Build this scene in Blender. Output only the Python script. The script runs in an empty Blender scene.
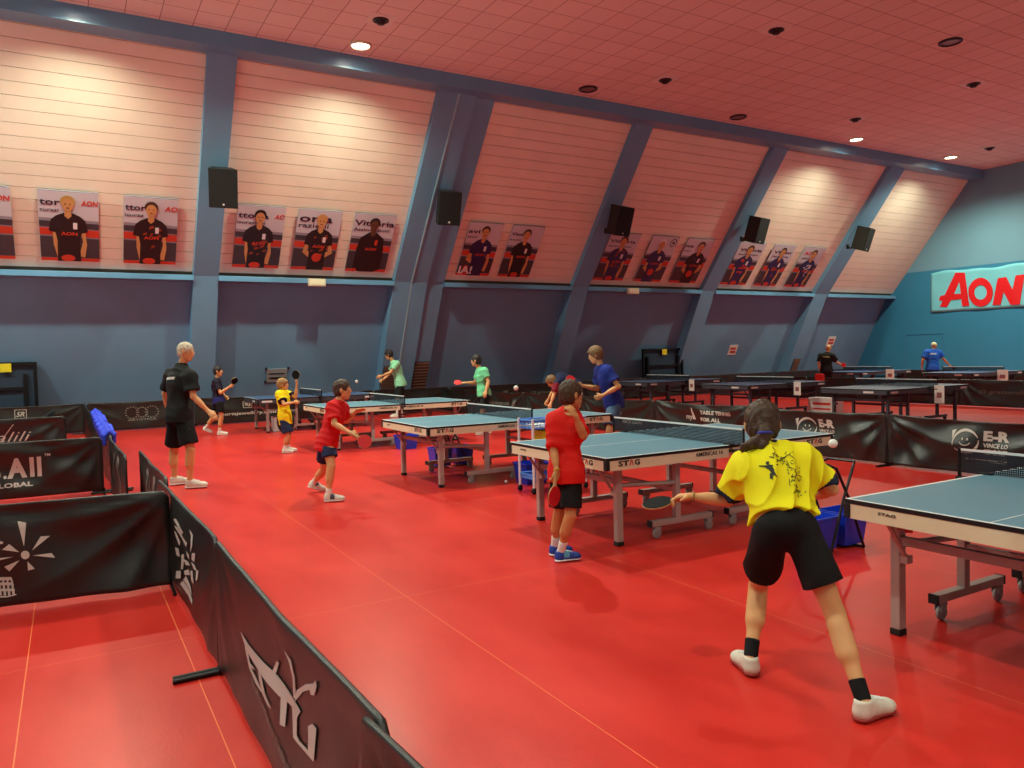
import bpy, bmesh, math, random
import numpy as np
from mathutils import Vector, Matrix, noise as mnoise
random.seed(7); np.random.seed(7)
SC = bpy.context.scene
COL = SC.collection
PI = math.pi
V = lambda *a: np.array(a, float)

# ------------------------------------------------------------------ camera
FPX, CAMH, YAW, PITCH, ROLL = 764.79, 1.5986, 0.52591, 0.03823, -0.0237
_fw = V(math.sin(YAW)*math.cos(PITCH), math.cos(YAW)*math.cos(PITCH), -math.sin(PITCH))
_r = V(math.cos(YAW), -math.sin(YAW), 0.0); _u = np.cross(_r, _fw)
_r2 = math.cos(ROLL)*_r + math.sin(ROLL)*_u; _u2 = -math.sin(ROLL)*_r + math.cos(ROLL)*_u
CAMP = V(0, 0, CAMH)
cd = bpy.data.cameras.new('camera'); cam = bpy.data.objects.new('camera', cd); COL.objects.link(cam)
cd.sensor_width = 36.0; cd.lens = FPX/1024*36.0; cd.clip_start = 0.05; cd.clip_end = 200
M4 = Matrix(((_r2[0], _u2[0], -_fw[0], 0), (_r2[1], _u2[1], -_fw[1], 0), (_r2[2], _u2[2], -_fw[2], CAMH), (0, 0, 0, 1)))
cam.matrix_world = M4
SC.camera = cam
def P3(px, py, D):          # a measured point: pixel of the survey photo plus its distance in metres
    return CAMP + _fw*D + _r2*((px-512)/FPX*D) - _u2*((py-384)/FPX*D)
def floor_at(px, py, z=0.0):
    d = _fw + _r2*((px-512)/FPX) - _u2*((py-384)/FPX)
    return CAMP + d*((z-CAMH)/d[2])
def depth(p): return float((np.array(p)-CAMP) @ _fw)

# ------------------------------------------------------------------ materials
def lin(c):
    return tuple(((x/255)/12.92 if x/255 <= .04045 else ((x/255+.055)/1.055)**2.4) for x in c)
MC = {}
def mat(name, rgb, rough=.6, metal=0., noise=0., nscale=8., bump=0., bscale=60., spec=.5, emit=None, coat=0.):
    if name in MC: return MC[name]
    m = bpy.data.materials.new(name); m.use_nodes = True
    nt = m.node_tree; b = nt.nodes['Principled BSDF']
    c = lin(rgb)+(1,)
    b.inputs['Base Color'].default_value = c
    b.inputs['Roughness'].default_value = rough; b.inputs['Metallic'].default_value = metal
    b.inputs['Specular IOR Level'].default_value = spec
    if coat: b.inputs['Coat Weight'].default_value = coat
    if emit:
        b.inputs['Emission Color'].default_value = lin(emit[0])+(1,); b.inputs['Emission Strength'].default_value = emit[1]
    if noise or bump:
        tc = nt.nodes.new('ShaderNodeTexCoord')
    if noise:
        n = nt.nodes.new('ShaderNodeTexNoise'); n.inputs['Scale'].default_value = nscale; n.inputs['Detail'].default_value = 5
        nt.links.new(tc.outputs['Object'], n.inputs['Vector'])
        mr = nt.nodes.new('ShaderNodeMapRange'); mr.inputs[1].default_value = .3; mr.inputs[2].default_value = .7
        mr.inputs[3].default_value = 1-noise; mr.inputs[4].default_value = 1+noise
        nt.links.new(n.outputs['Fac'], mr.inputs[0])
        mx = nt.nodes.new('ShaderNodeVectorMath'); mx.operation = 'SCALE'; mx.inputs[0].default_value = c[:3]
        nt.links.new(mr.outputs[0], mx.inputs['Scale']); nt.links.new(mx.outputs[0], b.inputs['Base Color'])
    if bump:
        n2 = nt.nodes.new('ShaderNodeTexNoise'); n2.inputs['Scale'].default_value = bscale; n2.inputs['Detail'].default_value = 4
        nt.links.new(tc.outputs['Object'], n2.inputs['Vector'])
        bp = nt.nodes.new('ShaderNodeBump'); bp.inputs['Strength'].default_value = bump; bp.inputs['Distance'].default_value = .01
        nt.links.new(n2.outputs['Fac'], bp.inputs['Height']); nt.links.new(bp.outputs[0], b.inputs['Normal'])
    MC[name] = m
    return m

# ------------------------------------------------------------------ objects
def tag(o, label=None, cat=None, group=None, kind=None):
    if label: o['label'] = label
    if cat: o['category'] = cat
    if group: o['group'] = group
    if kind: o['kind'] = kind
    return o
def thing(name, label, cat, loc=(0, 0, 0), rz=0., group=None):
    o = bpy.data.objects.new(name, None); COL.objects.link(o)
    o.empty_display_size = .1
    o.location = tuple(float(v) for v in loc); o.rotation_euler = (0, 0, rz)
    return tag(o, label, cat, group)
class MB:
    def __init__(s): s.v = []; s.f = []; s.m = []; s.sm = []
    def add(s, vs, fs, mi=0, smooth=False):
        n = len(s.v); s.v += [tuple(float(c) for c in v) for v in vs]
        for f in fs: s.f.append(tuple(n+i for i in f)); s.m.append(mi); s.sm.append(smooth)
        return s
    def box(s, c, d, mi=0, R=None, bev=0.):
        c = V(*c); h = V(*d)/2
        if bev > 0:
            b = min(bev, min(h)*.9); vs = []; 
            bm = bmesh.new(); bmesh.ops.create_cube(bm, size=1.0)
            for v in bm.verts: v.co = Vector((v.co.x*h[0]*2, v.co.y*h[1]*2, v.co.z*h[2]*2))
            bmesh.ops.bevel(bm, geom=list(bm.edges), offset=b, segments=2, affect='EDGES', profile=.6)
            bm.verts.index_update()
            vs = [V(*v.co) for v in bm.verts]; fs = [[v.index for v in f.verts] for f in bm.faces]; bm.free()
        else:
            vs = [V(x*h[0], y*h[1], z*h[2]) for x in (-1, 1) for y in (-1, 1) for z in (-1, 1)]
            fs = [(0, 1, 3, 2), (4, 6, 7, 5), (0, 4, 5, 1), (2, 3, 7, 6), (0, 2, 6, 4), (1, 5, 7, 3)]
        if R is not None: vs = [R @ v for v in vs]
        return s.add([v+c for v in vs], fs, mi)
    def tube(s, pts, r, n=10, mi=0, caps=True, r2=None):
        pts = [V(*p) for p in pts]; rings = []
        up = None
        for i, p in enumerate(pts):
            a = pts[max(i-1, 0)]; b = pts[min(i+1, len(pts)-1)]; t = b-a; t = t/(np.linalg.norm(t)+1e-12)
            if up is None: up = V(0, 0, 1) if abs(t[2]) < .9 else V(1, 0, 0)
            x = np.cross(up, t); x /= np.linalg.norm(x)+1e-12; y = np.cross(t, x); up = y
            rr = r if r2 is None else r+(r2-r)*i/(len(pts)-1)
            rings.append([p+rr*(x*math.cos(2*PI*k/n)+y*math.sin(2*PI*k/n)) for k in range(n)])
        vs = [v for g in rings for v in g]; fs = []
        for i in range(len(pts)-1):
            for k in range(n):
                fs.append((i*n+k, i*n+(k+1) % n, (i+1)*n+(k+1) % n, (i+1)*n+k))
        s.add(vs, fs, mi, True)
        if caps:
            s.add(rings[0], [tuple(range(n))[::-1]], mi); s.add(rings[-1], [tuple(range(n))], mi)
        return s
    def lathe(s, prof, c=(0, 0, 0), n=24, mi=0, R=None, smooth=True):
        vs = []; fs = []; c = V(*c)
        for r, z in prof:
            for k in range(n):
                v = V(r*math.cos(2*PI*k/n), r*math.sin(2*PI*k/n), z)
                if R is not None: v = R @ v
                vs.append(v+c)
        for i in range(len(prof)-1):
            for k in range(n): fs.append((i*n+k, i*n+(k+1) % n, (i+1)*n+(k+1) % n, (i+1)*n+k))
        return s.add(vs, fs, mi, smooth)
    def prism(s, poly, z0, z1, mi=0, T=None):
        n = len(poly)
        a = sum(poly[i][0]*poly[(i+1) % n][1]-poly[(i+1) % n][0]*poly[i][1] for i in range(n))
        if a < 0: poly = poly[::-1]
        vs = [V(x, y, z0) for x, y in poly]+[V(x, y, z1) for x, y in poly]
        if T is not None: vs = [T(v) for v in vs]
        fs = [tuple(range(n))[::-1], tuple(range(n, 2*n))]+[(i, (i+1) % n, n+(i+1) % n, n+i) for i in range(n)]
        return s.add(vs, fs, mi)
    def sphere(s, c, r, n=12, mi=0):
        r = V(*r) if hasattr(r, '__len__') else V(r, r, r)
        prof = [(max(math.sin(PI*i/n), .0001), -math.cos(PI*i/n)) for i in range(n+1)]
        vs = []; fs = []; m = n*2
        for a, z in prof:
            for k in range(m): vs.append(V(*c)+V(a*math.cos(2*PI*k/m)*r[0], a*math.sin(2*PI*k/m)*r[1], z*r[2]))
        for i in range(n):
            for k in range(m): fs.append((i*m+k, i*m+(k+1) % m, (i+1)*m+(k+1) % m, (i+1)*m+k))
        return s.add(vs, fs, mi, True)
    def build(s, name, mats, parent=None, label=None, cat=None, group=None, kind=None, mw=None):
        me = bpy.data.meshes.new(name); me.from_pydata(s.v, [], s.f)
        if not isinstance(mats, (list, tuple)): mats = [mats]
        for m in mats: me.materials.append(m)
        me.polygons.foreach_set('material_index', s.m); me.polygons.foreach_set('use_smooth', s.sm)
        me.update()
        o = bpy.data.objects.new(name, me); COL.objects.link(o)
        if parent is not None: o.parent = parent
        if mw is not None: o.matrix_local = mw
        return tag(o, label, cat, group, kind)
def structure(mb, name, m): return mb.build(name, m, kind='structure')
def copy_tree(o, parent=None):
    c = o.copy(); COL.objects.link(c)
    if parent is not None: c.parent = parent
    for ch in list(o.children): copy_tree(ch, c)
    return c
def text_geo(s, size, align='LEFT', depth=.001, bold=0., shear=0.):
    cu = bpy.data.curves.new('t', 'FONT'); cu.body = s; cu.size = size; cu.align_x = align; cu.extrude = depth; cu.offset = bold
    cu.resolution_u = 2; cu.shear = shear
    ob = bpy.data.objects.new('t', cu); COL.objects.link(ob)
    dg = bpy.context.evaluated_depsgraph_get(); me = bpy.data.meshes.new_from_object(ob.evaluated_get(dg))
    vs = [V(*v.co) for v in me.vertices]; fs = [tuple(p.vertices) for p in me.polygons]
    bpy.data.objects.remove(ob); bpy.data.curves.remove(cu); bpy.data.meshes.remove(me)
    return vs, fs
def frame(o, x, y, z=None):
    """map local (a,b,c) -> o + a*x + b*y + c*z"""
    o, x, y = V(*o), V(*x), V(*y); z = np.cross(x, y) if z is None else V(*z)
    return lambda p: o + x*p[0] + y*p[1] + z*p[2]
def fit_text(mb, s, w, h, T, mi=0, bold=0., depth=.001, shear=0., at=(0, 0)):
    """text scaled to width w and cap height h, lower-left at `at`, mapped by T"""
    vs, fs = text_geo(s, 1.0, depth=0.5, bold=bold, shear=shear)
    if not vs: return
    A = np.array(vs); x0, x1 = A[:, 0].min(), A[:, 0].max(); y0, y1 = A[:, 1].min(), A[:, 1].max()
    sx = w/(x1-x0); sy = h/(y1-y0)
    mb.add([T(V((p[0]-x0)*sx+at[0], (p[1]-y0)*sy+at[1], p[2]*2*depth)) for p in vs], fs, mi)

# ------------------------------------------------------------------ implicit surfaces for bodies and cloth
class SDF:
    def __init__(s, h=.008): s.p = []; s.h = h
    def cone(s, a, b, r1, r2, k=.02, flat=None, sub=False, cuts=()):
        s.p.append(('c', V(*a), V(*b), r1, r2, k, flat, sub, cuts)); return s
    def ell(s, c, rad, axes=None, k=.02, sub=False, cuts=()):
        s.p.append(('e', V(*c), V(*rad), np.eye(3) if axes is None else np.array(axes), k, sub, cuts)); return s
    def mesh(s, disp=None, post=()):
        h = s.h; lo = V(9e9, 9e9, 9e9); hi = -lo
        bb = []
        for q in s.p:
            if q[0] == 'c':
                R = max(q[3], q[4])*(1.0)+.0; a = np.minimum(q[1], q[2])-R; b = np.maximum(q[1], q[2])+R
            else:
                R = max(q[2]); a = q[1]-R; b = q[1]+R
            bb.append((a, b))
            sub = q[7] if q[0] == 'c' else q[5]
            if not sub: lo = np.minimum(lo, a); hi = np.maximum(hi, b)
        lo = lo-3*h; hi = hi+3*h
        N = np.ceil((hi-lo)/h).astype(int)+1
        F = np.full(N, .2, np.float32)
        ax = [lo[i]+h*np.arange(N[i]) for i in range(3)]
        for q, (a, b) in zip(s.p, bb):
            k = q[5] if q[0] == 'c' else q[4]; m = k+3*h
            i0 = np.clip(((a-m-lo)/h).astype(int), 0, N-1); i1 = np.clip(np.ceil((b+m-lo)/h).astype(int)+1, 1, N)
            if np.any(i1 <= i0): continue
            X, Y, Z = np.meshgrid(*[ax[j][i0[j]:i1[j]] for j in range(3)], indexing='ij')
            Pn = np.stack([X, Y, Z], -1)
            if q[0] == 'c':
                _, A, B, r1, r2, k, flat, sub, cuts = q
                ab = B-A; d = Pn-A
                L2 = ab @ ab+1e-12
                t = np.clip((d @ ab)/L2, 0, 1)
                e = d-t[..., None]*ab
                if flat is not None:
                    n, kf = flat; n = V(*n); e = e+(e @ n)[..., None]*n*(1/kf-1)
                D = np.sqrt((e*e).sum(-1))-(r1+t*(r2-r1))
            else:
                _, C, rad, axs, k, sub, cuts = q
                e = (Pn-C) @ axs.T
                k0 = np.sqrt(((e/rad)**2).sum(-1)); k1 = np.sqrt(((e/rad**2)**2).sum(-1))+1e-9
                D = k0*(k0-1)/k1
            for (pt, nn) in cuts: D = np.maximum(D, (Pn-V(*pt)) @ V(*nn))
            sl = tuple(slice(i0[j], i1[j]) for j in range(3)); G = F[sl]
            if sub:
                D = -D; hh = np.clip(.5-.5*(D-G)/k, 0, 1) if k > 0 else 0
                hh = np.clip(.5+.5*(D-G)/k, 0, 1); F[sl] = G*(1-hh)+D*hh+k*hh*(1-hh)
            else:
                hh = np.clip(.5+.5*(D-G)/k, 0, 1); F[sl] = D*(1-hh)+G*hh-k*hh*(1-hh)
        if post or disp:
            X, Y, Z = np.meshgrid(*ax, indexing='ij')
            for (pt, nn) in post: F = np.maximum(F, (X-pt[0])*nn[0]+(Y-pt[1])*nn[1]+(Z-pt[2])*nn[2])
            if disp is not None: F = F+disp(X, Y, Z)
        S = F < 0
        n0, n1, n2 = N
        c = np.zeros((n0-1, n1-1, n2-1), int)
        offs = [(i, j, k) for i in (0, 1) for j in (0, 1) for k in (0, 1)]
        for (i, j, k) in offs: c += S[i:n0-1+i, j:n1-1+j, k:n2-1+k]
        act = (c > 0) & (c < 8)
        idx = -np.ones(act.shape, int); I = np.argwhere(act); idx[act] = np.arange(len(I))
        acc = np.zeros((len(I), 3)); cnt = np.zeros(len(I))
        for a in offs:
            for d in range(3):
                if a[d]: continue
                b = list(a); b[d] = 1
                fa = F[I[:, 0]+a[0], I[:, 1]+a[1], I[:, 2]+a[2]]; fb = F[I[:, 0]+b[0], I[:, 1]+b[1], I[:, 2]+b[2]]
                m = (fa < 0) != (fb < 0); t = np.where(m, fa/(fa-fb+1e-12), 0)
                p = np.tile(np.array(a, float), (len(I), 1)); p[:, d] += t
                acc[m] += p[m]; cnt[m] += 1
        vs = lo+h*(I+acc/cnt[:, None])
        fs = []
        for d in range(3):
            e = [0, 1, 2]; e.remove(d); u, w = e
            sa = [slice(0, n) for n in N]; sb = list(sa)
            sa[d] = slice(0, N[d]-1); sb[d] = slice(1, N[d])
            A = S[tuple(sa)]; B = S[tuple(sb)]; m = A != B
            E = np.argwhere(m)
            ok = (E[:, u] > 0) & (E[:, w] > 0) & (E[:, u] < N[u]-1) & (E[:, w] < N[w]-1); E = E[ok]
            st = A[E[:, 0], E[:, 1], E[:, 2]]
            def cell(du, dw):
                q = E.copy(); q[:, u] -= du; q[:, w] -= dw; return idx[q[:, 0], q[:, 1], q[:, 2]]
            q = np.stack([cell(1, 1), cell(0, 1), cell(0, 0), cell(1, 0)], -1)
            flip = ~st if d != 1 else st
            q[flip] = q[flip][:, ::-1]; fs.append(q)
        fs = np.concatenate(fs)
        # one smoothing pass
        deg = np.zeros(len(vs)); sm = np.zeros_like(vs)
        for i in range(4):
            a = fs[:, i]; b = fs[:, (i+1) % 4]
            np.add.at(sm, a, vs[b]); np.add.at(deg, a, 1)
        vs = vs*.6+.4*sm/np.maximum(deg, 1)[:, None]
        return vs, fs
    def build(s, name, mats, parent=None, disp=None, post=(), matfn=None, label=None):
        vs, fs = s.mesh(disp, post)
        org = V(*parent.location) if parent is not None else V(0, 0, 0)
        me = bpy.data.meshes.new(name); me.from_pydata((vs-org).tolist(), [], fs.tolist())
        if not isinstance(mats, (list, tuple)): mats = [mats]
        for m in mats: me.materials.append(m)
        if matfn is not None:
            cen = vs[fs].mean(1); me.polygons.foreach_set('material_index', matfn(cen).astype(np.int32))
        me.polygons.foreach_set('use_smooth', [True]*len(fs)); me.update()
        o = bpy.data.objects.new(name, me); COL.objects.link(o)
        if parent is not None: o.parent = parent
        return tag(o, label)
def unit(v): v = np.array(v, float); return v/(np.linalg.norm(v)+1e-12)

# ------------------------------------------------------------------ the hall
XL, XE = -12.0, 30.5
YL, ZL, YC, ZC = 20.0, 3.725, 16.534, 8.225
es = unit((0, YC-YL, ZC-ZL)); nr = unit((0, -(ZC-ZL), (YC-YL)))        # up the slope / into the room
SLEN = math.hypot(YC-YL, ZC-ZL)
PS = V(0, YL, ZL)
TS = frame(PS, (1, 0, 0), es, nr)
el = unit((0, 20.42-22.15, 3.6)); nl = unit((0, -3.6, (20.42-22.15)))
TLW = frame(V(0, 22.15, 0), (1, 0, 0), el, nl); LLEN = 4.12
YM = 3.8                                                                # the hall is symmetric about this line
def mirror(p): return V(p[0], 2*YM-p[1], p[2])

def floor_mat():
    m = bpy.data.materials.new('red_sports_vinyl'); m.use_nodes = True; nt = m.node_tree; b = nt.nodes['Principled BSDF']
    tc = nt.nodes.new('ShaderNodeTexCoord'); L = nt.links.new
    n = nt.nodes.new('ShaderNodeTexNoise'); n.inputs['Scale'].default_value = .7; n.inputs['Detail'].default_value = 7; n.inputs['Roughness'].default_value = .65
    mp = nt.nodes.new('ShaderNodeMapping'); mp.inputs['Scale'].default_value = (1.6, .7, 1); L(tc.outputs['Object'], mp.inputs[0]); L(mp.outputs[0], n.inputs['Vector'])
    cr = nt.nodes.new('ShaderNodeValToRGB'); cr.color_ramp.elements[0].position = .3; cr.color_ramp.elements[1].position = .7
    cr.color_ramp.elements[0].color = lin((184, 34, 28))+(1,); cr.color_ramp.elements[1].color = lin((214, 54, 43))+(1,)
    L(n.outputs['Fac'], cr.inputs[0])
    sx = nt.nodes.new('ShaderNodeSeparateXYZ'); L(tc.outputs['Object'], sx.inputs[0])
    prev = cr.outputs[0]
    def seam(sock, at, w):
        nonlocal prev
        a = nt.nodes.new('ShaderNodeMath'); a.operation = 'SUBTRACT'; L(sock, a.inputs[0]); a.inputs[1].default_value = at
        c = nt.nodes.new('ShaderNodeMath'); c.operation = 'ABSOLUTE'; L(a.outputs[0], c.inputs[0])
        d = nt.nodes.new('ShaderNodeMath'); d.operation = 'LESS_THAN'; L(c.outputs[0], d.inputs[0]); d.inputs[1].default_value = w
        mx = nt.nodes.new('ShaderNodeMixRGB'); L(d.outputs[0], mx.inputs[0]); L(prev, mx.inputs[1]); mx.inputs[2].default_value = lin((235, 120, 70))+(1,)
        prev = mx.outputs[0]
    for x in (-.25, .51): seam(sx.outputs['X'], x, .0026)
    for x in (1.9, 3.6, 5.3, 12.0, 17.0): seam(sx.outputs['X'], x, .0022)
    for y in (4.75, 8.0, 12.0): seam(sx.outputs['Y'], y, .0018)
    L(prev, b.inputs['Base Color'])
    r = nt.nodes.new('ShaderNodeMapRange'); L(n.outputs['Fac'], r.inputs[0]); r.inputs[3].default_value = .24; r.inputs[4].default_value = .38
    L(r.outputs[0], b.inputs['Roughness']); b.inputs['Specular IOR Level'].default_value = .24
    n2 = nt.nodes.new('ShaderNodeTexNoise'); n2.inputs['Scale'].default_value = 55; L(tc.outputs['Object'], n2.inputs['Vector'])
    bp = nt.nodes.new('ShaderNodeBump'); bp.inputs['Strength'].default_value = .12; bp.inputs['Distance'].default_value = .004
    L(n2.outputs['Fac'], bp.inputs['Height']); L(bp.outputs[0], b.inputs['Normal'])
    return m
def ceiling_mat():
    m = bpy.data.materials.new('acoustic_ceiling_tiles'); m.use_nodes = True; nt = m.node_tree; b = nt.nodes['Principled BSDF']; L = nt.links.new
    tc = nt.nodes.new('ShaderNodeTexCoord')
    br = nt.nodes.new('ShaderNodeTexBrick'); br.offset = 0; br.squash = 1
    br.inputs['Scale'].default_value = 1; br.inputs['Brick Width'].default_value = .6; br.inputs['Row Height'].default_value = .6
    br.inputs['Mortar Size'].default_value = .011; br.inputs['Mortar Smooth'].default_value = .3
    br.inputs['Color1'].default_value = lin((236, 222, 214))+(1,); br.inputs['Color2'].default_value = lin((229, 214, 206))+(1,)
    br.inputs['Mortar'].default_value = lin((176, 150, 142))+(1,)
    L(tc.outputs['Object'], br.inputs['Vector']); L(br.outputs['Color'], b.inputs['Base Color'])
    b.inputs['Roughness'].default_value = .9; b.inputs['Specular IOR Level'].default_value = .2
    return m
M_floor = floor_mat(); M_ceil = ceiling_mat()
M_blue = mat('blue_painted_wall', (108, 156, 190), .62, noise=.05, nscale=1.2, bump=.08, bscale=40)
M_beam = mat('blue_gloss_beam', (100, 150, 186), .32, noise=.04, nscale=2)
M_clad = mat('cream_cladding_boards', (240, 224, 206), .5, noise=.04, nscale=1.5, bump=.05, bscale=15)
M_gap = mat('cladding_backing', (120, 92, 72), .9)
M_cream = mat('cream_plastic', (228, 218, 190), .5)
M_black = mat('black_plastic', (16, 16, 17), .45)
M_blackm = mat('black_steel', (18, 18, 20), .4, metal=.3)
M_white = mat('white_paint', (235, 232, 224), .5)
def end_mat():
    m = bpy.data.materials.new('two_tone_blue_end_wall'); m.use_nodes = True; nt = m.node_tree; b = nt.nodes['Principled BSDF']; L = nt.links.new
    tc = nt.nodes.new('ShaderNodeTexCoord'); sx = nt.nodes.new('ShaderNodeSeparateXYZ'); L(tc.outputs['Object'], sx.inputs[0])
    g = nt.nodes.new('ShaderNodeMath'); g.operation = 'GREATER_THAN'; g.inputs[1].default_value = 4.62; L(sx.outputs['Z'], g.inputs[0])
    mx = nt.nodes.new('ShaderNodeMixRGB'); L(g.outputs[0], mx.inputs[0]); mx.inputs[1].default_value = lin((48, 132, 172))+(1,); mx.inputs[2].default_value = lin((112, 160, 184))+(1,)
    n = nt.nodes.new('ShaderNodeTexNoise'); n.inputs['Scale'].default_value = 1.1; L(tc.outputs['Object'], n.inputs['Vector'])
    mr = nt.nodes.new('ShaderNodeMapRange'); mr.inputs[3].default_value = .94; mr.inputs[4].default_value = 1.06; L(n.outputs['Fac'], mr.inputs[0])
    vm = nt.nodes.new('ShaderNodeVectorMath'); vm.operation = 'SCALE'; L(mx.outputs[0], vm.inputs[0]); L(mr.outputs[0], vm.inputs['Scale'])
    L(vm.outputs[0], b.inputs['Base Color']); b.inputs['Roughness'].default_value = .6
    return m
def slab(mb, T, x0, x1, s0, s1, n0, n1, mi=0):
    vs = [T(V(x, s, n)) for x in (x0, x1) for s in (s0, s1) for n in (n0, n1)]
    return mb.add(vs, [(0, 1, 3, 2), (4, 6, 7, 5), (0, 4, 5, 1), (2, 3, 7, 6), (0, 2, 6, 4), (1, 5, 7, 3)], mi)
structure(MB().box(((-3.4+XE)/2, 10.6, -.1), (XE+3.4, 24.4, .2)), 'floor', M_floor)
M_gfl = mat('pale_grey_bounce_floor', (190, 188, 182), .4, noise=.05, nscale=2)  # unseen floor, made pale grey to bounce neutral light onto the ceiling
structure(MB().box(((XL-3.4)/2, YM, -.1), (-3.4-XL, 2*(22.4-YM)+.6, .2)), 'floor', M_gfl)
structure(MB().box(((-3.4+XE)/2, -8.35, -.1), (XE+3.4, 13.5, .2)), 'floor', M_gfl)
structure(MB().box(((XL+XE)/2, YM, ZC+.1), (XE-XL+.6, 2*(YC-YM)+1.6, .2)), 'ceiling', M_ceil)
structure(MB().box((XE+.1, YM, 4.1), (.2, 2*(22.4-YM)+.6, 8.4)), 'wall_right', end_mat())
structure(MB().box((XL-.1, YM, 4.1), (.2, 2*(22.4-YM)+.6, 8.4)), 'wall_left', M_blue)
pillars = [(-3.1, -2.5), (2.73, 3.31), (7.9, 8.9), (13.88, 14.5), (19.4, 20.05), (25.35, 26.15)]
BAYS = [(XL, -3.1), (-2.5, 2.73), (3.31, 7.9), (9.45, 13.88), (14.5, 19.4), (20.05, 25.35), (26.15, XE)]
for side, fn in (('back', lambda p: p), ('front', mirror)):
    T2 = lambda p, fn=fn: fn(TS(p)); T3 = lambda p, fn=fn: fn(TLW(p))
    lo = MB(); slab(lo, T3, XL, XE, -.1, LLEN, -.2, 0); structure(lo, 'wall_'+side, M_blue)
    cl = MB(); slab(cl, T2, XL, XE, -.3, SLEN+.25, -.26, -.16, 1)
    for (a, b) in (BAYS if side == 'back' else [(XL, XE)]):
        k = 0; s = .012
        while s < SLEN-.02:
            s1 = min(s+.262, SLEN+.02); slab(cl, T2, a-.02, b+.02, s, s1, -.17, -.12); s = s1+.012
    cl.build('wall_'+side+'_cladding', [M_clad, M_gap], kind='structure')
    bm_ = MB(); bm_.box(fn(V((XL+XE)/2, YC+.05, ZC-.15)), (XE-XL, .5, .32)); bm_.build('trim_1', M_beam, kind='structure')
    for (a, b) in (BAYS if side == 'back' else [(XL, XE)]):
        lg = MB(); lg.box(fn(V((a+b)/2, YL+.22, ZL-.075)), (b-a, .56, .13), bev=.008); lg.build('trim_2', M_beam, kind='structure')
for (a, b) in pillars:
    pm = MB(); slab(pm, TS, a, b, -.02, SLEN-.1, -.2, .05)
    # lower leg of the pillar, steeper than the upper one
    f0, f1 = PS+nr*.05, V(0, 21.72, 0)
    vs = []
    for x in (a, b):
        vs += [V(x, f0[1], f0[2]), V(x, f1[1], f1[2]), V(x, 22.4, 0), V(x, 20.7, ZL)]
    pm.add(vs, [(0, 1, 2, 3), (7, 6, 5, 4), (0, 4, 5, 1), (3, 2, 6, 7), (0, 3, 7, 4)])
    pm.build('pillar', M_blue, kind='structure')
pm = MB(); slab(pm, TS, 8.9, 9.45, -.02, SLEN-.1, -.2, -.02)
vs = []
for x in (8.9, 9.45): vs += [V(x, 20.05, ZL), V(x, 21.84, 0), V(x, 22.4, 0), V(x, 20.7, ZL)]
pm.add(vs, [(0, 1, 2, 3), (7, 6, 5, 4), (0, 4, 5, 1), (3, 2, 6, 7)]); pm.build('pillar', M_blue, kind='structure')
pm = MB(); slab(pm, TS, 8.40, 8.44, 0, SLEN-.1, .04, .075)
e2 = unit(V(0, 20.0-21.72, 3.7)); T5 = frame(V(0, 21.72, 0), (1, 0, 0), e2); slab(pm, T5, 8.40, 8.44, 0, 4.05, -.01, .04)
pm.build('trim_3', mat('pale_blue_strip', (150, 190, 205), .4), kind='structure')
# slatted vent grilles at the pillar feet
M_brown = mat('brown_slats', (128, 96, 84), .6); M_dk = mat('dark_recess', (22, 20, 22), .8)
def grille(x0, x1, z0, z1, T, label):
    g = thing('vent_grille', label, 'vent', T(V((x0+x1)/2, z0, .03)))
    inv = V(*g.location); mb = MB(); slab(mb, lambda p: T(p)-inv, x0, x1, z0, z1, .0, .02); mb.build('backing', M_dk, g)
    mb = MB(); n = 9
    for i in range(n):
        s = z0+(z1-z0)*(i+.5)/n; slab(mb, lambda p: T(p)-inv, x0+.02, x1-.02, s-.025, s+.025, .02, .05)
    mb.build('slat_panel', M_brown, g)
TP = frame(V(0, 21.72, 0), (1, 0, 0), e2)
TQ = frame(V(0, 21.84, 0), (1, 0, 0), unit(V(0, 20.05-21.84, ZL)))
grille(7.95, 8.38, .75, 1.5, TP, 'brown slatted vent grille low on the wide pillar, behind the leaning mint-shirted player')
grille(8.93, 9.42, .72, 1.62, TQ, 'brown slatted vent grille at the right foot of the wide double pillar')
grille(25.6, 26.0, .75, 1.3, TP, 'small brown slatted vent grille at the foot of the last pillar')

# lamps in the ceiling -----------------------------------------------------
M_ring = mat('black_lamp_ring', (24, 20, 22), .4); M_glass = mat('dull_lamp_glass', (150, 130, 135), .25)
M_lit = mat('lit_lamp', (255, 244, 224), .5, emit=((255, 240, 215), 14.))
def downlight(x, y, lit, label, group=None):
    t = thing('ceiling_lamp', label, 'ceiling lamp', (x, y, ZC), group=group)
    MB().lathe([(.19, 0), (.24, 0), (.24, -.03), (.2, -.045), (.185, -.02), (.185, 0)], n=28).build('ring', M_cream if lit else M_ring, t)
    MB().lathe([(.0005, -.012), (.186, -.012)], n=28, smooth=False).build('lens', M_lit if lit else M_glass, t)
    return t
def lamp(x, y, power, ang=132, blend=.85, r=.11, aim=(0, 0, -1), col=(.88, 1, .84)):
    l = bpy.data.lights.new('lamp_light', 'SPOT'); l.energy = power; l.spot_size = math.radians(ang); l.spot_blend = blend
    l.shadow_soft_size = r; l.color = col
    o = bpy.data.objects.new('lamp_light', l); COL.objects.link(o); o.location = (x, y, ZC-.19 if power else ZC)
    o.rotation_mode = 'QUATERNION'; o.rotation_quaternion = Vector(aim).to_track_quat('-Z', 'Y')
L_WASH, L_MAIN = 1400, 620
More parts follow.
